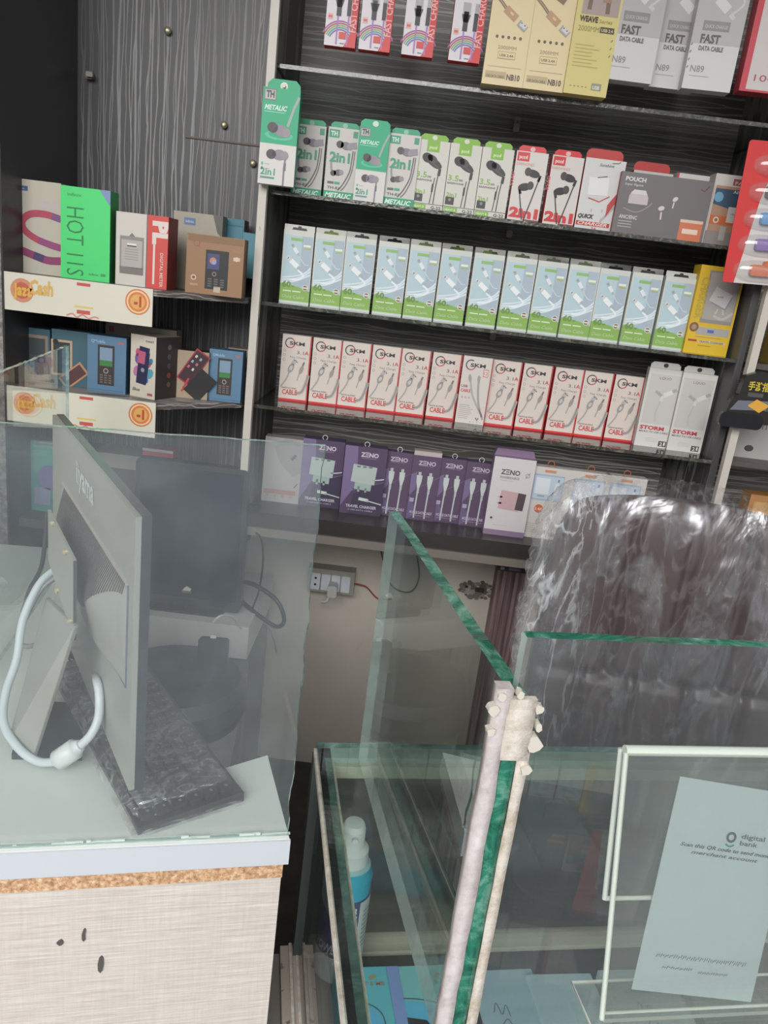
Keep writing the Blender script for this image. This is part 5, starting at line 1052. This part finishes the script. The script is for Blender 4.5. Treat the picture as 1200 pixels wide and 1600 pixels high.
# taped joint
jt = empty('taped_joint', 'cream tape and silicone sealing the corner where divider and front screen meet', 'sealant', (pn.x, pn.y, ZC), PH)
def strip(x0, x1, y0, y1, z0, z1, mt, name, jag=.002, n=16):
    m = MB(); L = [(x0+random.uniform(-jag, jag), z0+(z1-z0)*i/n) for i in range(n+1)]; R = [(x1+random.uniform(-jag, jag), z0+(z1-z0)*i/n) for i in range(n+1)]
    vs = []
    for (a1_, z1_), (a2_, _) in zip(L, R): vs += [(a1_, y0+random.uniform(-.0005, .0005), z1_), (a2_, y0, z1_), (a2_, y1, z1_), (a1_, y1, z1_)]
    for i in range(n):
        o_ = i*4; m.add(vs, [(o_, o_+1, o_+5, o_+4), (o_+1, o_+2, o_+6, o_+5), (o_+2, o_+3, o_+7, o_+6), (o_+3, o_, o_+4, o_+7)], mt, True)
    m.add(vs, [(3, 2, 1, 0), (n*4, n*4+1, n*4+2, n*4+3)], mt); return m.build(name, jt)
strip(-.0125, -.0015, -.005, .006, .0, .350, TAPE, 'tape_strip', .0007)
strip(.0105, .0185, -.0045, -.001, .0, .30, SEALANT, 'sealant_strip', .0004)
strip(-.001, .0095, -.0042, -.0008, .0, .30, GREEN_EDGE, 'green_glass_end', .0003)
strip(-.003, .0165, -.006, -.001, .295, .343, SEALANT, 'sealant_patch', .0006, 6)
for (x, z, s) in [(a_, b_, c_*.72) for a_, b_, c_ in ((-.014, .335, .006), (-.010, .345, .005), (.018, .336, .0055), (.020, .322, .0045), (.019, .308, .009), (.017, .288, .006), (.003, .347, .004), (-.013, .318, .005))]:
    m = MB(); k_ = 9; m.prism([(x+s*math.cos(t*.698)*random.uniform(.6, 1.15), z+s*1.1*math.sin(t*.698)*random.uniform(.6, 1.15)) for t in range(k_)], -.0075, -.001, mat('#c4bdb0', .5)); m.build('silicone_blob', jt, bevel=.0015)

# acrylic stand
SA = Vector((.236, .59, 1.134)); SBt = Vector((.240, .53, .9)); sn = e1.cross(SA-SBt).normalized()
stand = empty('sign_stand', 'clear acrylic sign stand holding a slanted paper card on the showcase', 'sign stand', (SBt.x+.006, SBt.y+.001, ZC), PH)
sl = cl(SA); sb = cl(SBt); dy = sl.y-sb.y; Hs = .234; WS = .21; tck = .0045
EDGEW = mat('#e6e4da', .3)
def slab(name, y0, z0, y1, z1, x0, x1, off, th, edge=EDGEW):
    m = MB(); dvy = y1-y0; dvz = z1-z0; ln = math.hypot(dvy, dvz); ny = -dvz/ln; nz = dvy/ln
    A = [(y0+ny*off, z0+nz*off), (y1+ny*off, z1+nz*off), (y1+ny*(off+th), z1+nz*(off+th)), (y0+ny*(off+th), z0+nz*(off+th))]
    vs = [(x0, a_, b_) for a_, b_ in A]+[(x1, a_, b_) for a_, b_ in A]
    m.add(vs, [(0, 1, 5, 4)][:1], ACRYLIC); m.add(vs, [(3, 7, 6, 2)], ACRYLIC)
    m.add(vs, [(0, 3, 2, 1)], edge); m.add(vs, [(4, 5, 6, 7)], edge); m.add(vs, [(1, 2, 6, 5)], edge); m.add(vs, [(0, 4, 7, 3)], edge)
    return m.build(name, stand)
slab('front_sheet', 0, .001, dy, Hs, 0, WS, 0, tck)
slab('back_sheet', dy*.42+.004, .098, dy, Hs, 0, WS, -.012, tck)
m = MB(); m.box(0, WS, 0, 0, 0, 0, EDGEW) if False else m.tube([(0, dy+.003, Hs), (WS, dy+.003, Hs)], .0048, EDGEW, 12); m.build('folded_top', stand)
m = MB(); m.box(-.014, WS, -.06, .036, .0006, .003, ACRYLIC, front=EDGEW, back=EDGEW, left=EDGEW, right=EDGEW, top=ACRYLIC); m.build('base_plate', stand)
m = MB(); e0 = Vector((0, 0, .001)); e1_ = Vector((0, dy, Hs)); nn_ = Vector((0, -Hs, dy)).normalized()  # pale tubes added along the acrylic edges to paint their glow
for p_, q_, o_ in ((e0, e1_, 0), (Vector((0, dy*.42+.004, .098)), e1_, -.010)):
    m.tube([p_+nn_*o_, q_+nn_*o_], .0025, EDGEW, 8)
m.tube([(0, .004, .003), (WS, .004, .003)], .0015, EDGEW, 8); m.tube([(-.014, -.06, .003), (-.014, .036, .003), (WS, .036, .003)], .0015, EDGEW, 8); m.tube([(0, dy*.42+.012, .098), (WS, dy*.42+.012, .098)], .0022, EDGEW, 8); m.build('painted_edge_glow', stand)
def shp(x, y, off=0): q_ = onplane(x, y, SA+sn*off, sn); r = q_-SBt; return r.dot(e1), (r-e1*r.dot(e1)).length
# paper card: corners traced in the plane of the sheet, then printed in its own axes
pts = [shp(1072, 1218), shp(992, 1553), shp(1180, 1573)]
A_, B_, C_ = [Vector(p) for p in pts]; ux = (C_-B_).normalized(); wv_ = (C_-B_).length; hv = (A_-B_); 
uy = Vector((-ux.y, ux.x)); hgt = hv.dot(uy)
card = MB(); card.box(0, wv_, 0, .0005, 0, hgt, mat('#c9d1d3', .6))
a = Art(card, wv_, hgt, 0, 0, 0)
a.ring(.52, .76, .02, .012, '#4a4b4d', 2, n=18); a.ring(.52, .745, .028, .009, '#2f8f66', 1, 220, 320, 12); a.text('digital', .60, .762, .022, '#4f5456', 3, .2, bold=.01); a.text('bank', .60, .73, .022, '#4f5456', 3, .15, bold=.01)
a.text('Scan this QR code to send money to', .12, .69, .017, '#4c4f50', 3, .84, shear=.3); a.text('merchant account', .22, .66, .016, '#55595a', 3, .56, shear=.3)
rs_ = random.Random(3)
for (u0_, u1_, v_, h2_) in ((.13, .86, .165, .022), (.2, .42, .115, .014), (.5, .72, .108, .014)):
    u_ = u0_
    while u_ < u1_: a.stroke([(u_, v_), (u_+.012, v_+h2_*rs_.uniform(.5, 1)), (u_+.022, v_+h2_*rs_.uniform(0, .5)), (u_+.03, v_+h2_*rs_.uniform(.6, 1))], .0035, '#5f6466', 3); u_ += .036
cd = card.build('paper_card'); tag(cd, 'pale paper card with printed lines, tilted inside the acrylic stand', 'card')
ang = math.atan2(ux.y, ux.x)
ZA = (SA-SBt); ZA = (ZA-e1*ZA.dot(e1)).normalized(); back = e1.cross(ZA)*-1
back = ZA.cross(e1)  # points away from camera?
if back.y < 0: back = -back
ox = SBt+e1*B_.x+ZA*B_.y-back*.004
X_ = e1*math.cos(ang)+ZA*math.sin(ang); Z_ = -e1*math.sin(ang)+ZA*math.cos(ang)
ox = SBt+e1*B_.x+ZA*B_.y+back*.0062
cd.matrix_world = Matrix(((X_.x, back.x, Z_.x, ox.x), (X_.y, back.y, Z_.y, ox.y), (X_.z, back.z, Z_.z, ox.z), (0, 0, 0, 1)))

# spray bottle
bt = atz(512, 1500, .55); lb = cl(bt)
bo = empty('spray_bottle', 'blue liquid spray bottle with white pump standing in the showcase corner', 'bottle', (bt.x+.014, bt.y-.012, .5502), .15)
bo.scale = (1, 1, .86)
PUR = mat('#3d3e6a', .35); LIQ = mat('#2aa6c4', .12); LAB = mat('#b9c3bf', .5); TRB = mat('#9fc4c9', .2)
m = MB(); m.lathe([(.030, 0), (.033, .004), (.0335, .05), (.0335, .172)], PUR, 32, mats=[PUR, PUR, PUR]); 
m.lathe([(.0335, .172), (.0335, .2), (.029, .218), (.022, .226)], LIQ, 32, mats=[LIQ, LIQ, TRB]); m.build('bottle_body', bo)
m = MB(); r = .0339
def wrap(mb, a0, a1, z0, z1, mt, n=12, rr=r):
    vs = [];
    for i in range(n+1): t = math.radians(a0+(a1-a0)*i/n); vs += [(rr*math.cos(t), rr*math.sin(t), z0), (rr*math.cos(t), rr*math.sin(t), z1)]
    mb.add(vs, [(2*i, 2*i+2, 2*i+3, 2*i+1) for i in range(n)], mt, True)
wrap(m, 300, 355, .02, .168, LAB); wrap(m, 175, 262, .01, .06, LAB, rr=r+.0003)
for k in range(9): wrap(m, 312, 346, .075+.009*k, .077+.009*k, mat('#6a7472', .5), rr=r+.0006)
vs, fs, x0, x1, y0, y1 = glyphs('POWER', .02, .2)
def wraptext(t_, a0, a1, z0, hh_, mt, rr):
    vs, fs, x0, x1, y0, y1 = glyphs(t_, .02, .2); out = []
    for p in vs: tt = math.radians(a0+(a1-a0)*(p.x-x0)/(x1-x0)); out.append((rr*math.cos(tt), rr*math.sin(tt), z0+(p.y)*hh_))
    m.add(out, fs, mt)
wraptext('POWER', 195, 262, .068, .025, mat('#c9cdd6', .5), r+.0008); wraptext('HAIR', 262, 292, .150, .015, mat('#e0e3e6', .5), r+.0008); wraptext('TONER', 262, 294, .137, .012, mat('#e0e3e6', .5), r+.0008)
m.build('label', bo)
m = MB(); m.lathe([(.0235, .214), (.0245, .218), (.0235, .246), (.017, .252), (.0155, .262), (.0165, .263), (.016, .284), (.013, .292), (.006, .294)], WHITEPL, 28); m.build('pump_cap', bo)
m = MB(); m.tube([(0, -.012, .276), (.0, -.022, .277)], .004, WHITEPL, 10); m.build('nozzle', bo)

# cartons lying in the case
def flat(name, w, l, h, px, py, rz, base, label, art=None, cat='phone carton', side=None):
    c = atz(px, py, .55+h); L_ = cl(c)
    m = MB(); m.box(0, w, -l, 0, 0, h, cm(base), front=cm(side or base), left=cm(side or base), right=cm(side or base))
    if art:
        s0_ = len(m.v); a = Art(m, w, l, 0, 0, 0); art(a)
        # lay the printing down on the lid: (x,y,z)->(x, z-l, h - y)
        for i in range(s0_, len(m.v)): x, y, z = m.v[i]; m.v[i] = (x, z-l, h-y)
    o = m.build(name, loc=(c.x, c.y, .5502), rotz=PH+rz, bevel=.0006); return tag(o, label, cat)
def art_it(a):
    a.disc(.6, .9, .035, '#a89468', 2, sq=.5, ang=25); a.text('IT S ME', .42, .82, .035, '#a8845a', 3, .36, bold=.02)
    a.stroke([(0, .7), (.35, .68), (.62, .6), (.7, .45), (.72, 0)], .008, '#2f4a60', 3, True); a.poly([(0, 0), (.68, 0), (.68, .45), (.6, .58), (.35, .66), (0, .68)], '#5cb4da', 1)
    a.poly([(.0, 0), (.45, 0), (.45, .38), (.36, .5), (.0, .55)], '#25282c', 4); a.disc(.18, .42, .03, '#a8683a', 5); a.disc(.2, .33, .03, '#5a4a44', 5)
def art_it2(a):
    art_it(a); a.rect(0, 0, .14, 1, '#7f98d0', 6); a.poly([(.5, 0), (.9, 0), (.9, .35), (.75, .5), (.5, .45)], '#2f7a58', 6)
flat('phone_carton', .085, .165, .045, 522, 1513, 0, '#62b8c8', 'light blue IT S ME phone carton next to the spray bottle in the showcase', art_it)
flat('phone_carton', .115, .165, .045, 603, 1511, 0, '#7cbcc0', 'light blue carton with a violet edge band, under the glass divider', art_it2)
def art_scr(a): a.stroke([(.3, .62), (.36, .7), (.4, .6), (.48, .68), (.5, .58)], .008, '#5a6a9a', 2, True); a.stroke([(.35, .5), (.45, .56), (.5, .48)], .008, '#5a6a9a', 2, True)
flat('phone_carton', .105, .17, .045, 718, 1518, 0, '#9bb4c2', 'pale blue carton with a pen scribble in the showcase', art_scr)
flat('phone_carton', .095, .17, .05, 822, 1523, -.02, '#a9bcc6', 'pale blue carton in the middle of the showcase floor', None, side='#c3d0d6')
flat('phone_carton', .105, .17, .058, 934, 1516, -.03, '#a3b4b8', 'pale grey green carton under the sign stand in the showcase', art_scr, side='#bac8cb')
flat('phone_carton', .105, .16, .04, 1072, 1545, -.02, '#6f7672', 'dull grey carton in the right part of the showcase', None)

# ================================================================ CHAIR
ch = empty('office_chair', 'dark brown padded office chair still wrapped in clear plastic, behind the showcase', 'chair', (.57, 1.40, .0), math.radians(-4))
def outline(u, v, W, Hh):
    """u,v in -1..1 -> rounded upholstered outline"""
    k = (1-abs(v)**5)**.2 if abs(v) < 1 else 0
    ku = (1-abs(u)**5)**.2 if abs(u) < 1 else 0
    return u*(.55+.45*math.sqrt(max(0, 1-.55*v**6)))*W, v*(.9+.1*math.sqrt(max(0, 1-u**2)))*Hh
def pad(W, Hh, base_z, thick, mt, grow=0, wr=0, seed=1, nu=44, nv=40, chan=True, bottom_open=False):
    rnd = random.Random(seed); m = MB(); F_, B_ = [], []
    ph = [rnd.uniform(0, 6.28) for _ in range(12)]
    for j in range(nv+1):
        for i in range(nu+1):
            u = -1+2*i/nu; v = -1+2*j/nv
            x, z = outline(u, v, W+grow, Hh+grow)
            edge = max(0, 1-max(abs(u), abs(v))**6)**.5
            d = thick*(.35+.65*edge)
            if chan:
                seams = (-.42, .02, .46) if v > -.18 else (-.62, -.2, .24, .66)
                s_ = min(abs(u-q_) for q_ in seams); d -= .022*math.exp(-(s_/.035)**2)*edge
                if abs(v+.18) < .2: d -= .016*math.exp(-((v+.18)/.035)**2)*edge
                d += .006*math.cos(3*u)*edge
            if wr:
                d += wr*(math.sin(9*u+4*v+ph[0]+2*math.sin(3*v+ph[1]))+.7*math.sin(17*u-5*v+ph[2]+1.5*math.sin(7*u))+.5*math.sin(31*u+9*v+ph[3]))*.5+rnd.uniform(-1, 1)*wr*.35
                x += rnd.uniform(-1, 1)*wr*.6*(abs(u) > .9)*2; z += rnd.uniform(-1, 1)*wr*.5*(v > .95)
            zc = base_z+z; curve = .05*(v+.1)**2*0+.03*(u*u)
            F_.append((x, -d-curve+.0, zc)); B_.append((x, thick*.35*edge+.012+(grow and .012)-curve*.6, zc))
    W_n = nu+1; q_ = [(j*W_n+i, j*W_n+i+1, (j+1)*W_n+i+1, (j+1)*W_n+i) for j in range(nv) for i in range(nu)]
    N_ = len(F_); vs = F_+B_
    fs = q_+[tuple(N_+a_ for a_ in f[::-1]) for f in q_]
    rim = [j for j in range(nu+1)]+[(j+1)*W_n-1 for j in range(1, nv+1)]+[nv*W_n+i for i in range(nu-1, -1, -1)]+[j*W_n for j in range(nv-1, 0, -1)]
    for a_, b_ in zip(rim, rim[1:]+rim[:1]):
        if bottom_open and a_ <= nu and b_ <= nu: continue
        fs.append((b_, a_, N_+a_, N_+b_))
    m.add(vs, fs, mt, True); return m
pm = pad(.245, .30, .876, .055, LEATHER, nu=70, nv=60); bkp = pm.build('backrest', ch)
fm = pad(.245, .30, .872, .07, CHAIRFILM, grow=.036, wr=.006, seed=5, nu=70, nv=60, chan=False, bottom_open=True); fm.build('plastic_cover', ch)
m = MB(); m.rbox(-.25, .25, -.36, -.02, .44, .54, LEATHER, .06, 'z', 8); m.build('seat', ch, bevel=.025)
for s_ in (-1, 1):
    m = MB(); m.tube(smooth_path([(s_*.24, -.06, .50), (s_*.29, -.08, .56), (s_*.30, -.12, .66), (s_*.295, -.22, .69), (s_*.295, -.30, .67), (s_*.29, -.33, .58), (s_*.25, -.30, .49)], 8), .014, BLACK, 12); m.build('armrest', ch)
m = MB(); m.tube([(0, -.13, .08), (0, -.13, .25), (0, -.13, .26), (0, -.13, .45)], [.028, .028, .018, .018], BLACK, 16); m.build('gas_lift', ch)
for k in range(5):
    a_ = k*2*math.pi/5+.3; cx = .25*math.cos(a_); cy = -.13+.25*math.sin(a_); m = MB(); m.tube([(0, -.13, .11), (cx*.5, -.13+(cy+.13)*.5, .10), (cx, cy, .07)], [.024, .018, .013], BLACK, 10); lg = m.build('base_leg', ch)
    m = MB(); m.tube([(cx-.012, cy, .0285), (cx+.012, cy, .0285)], .028, BLACK, 14); m.build('caster', lg)
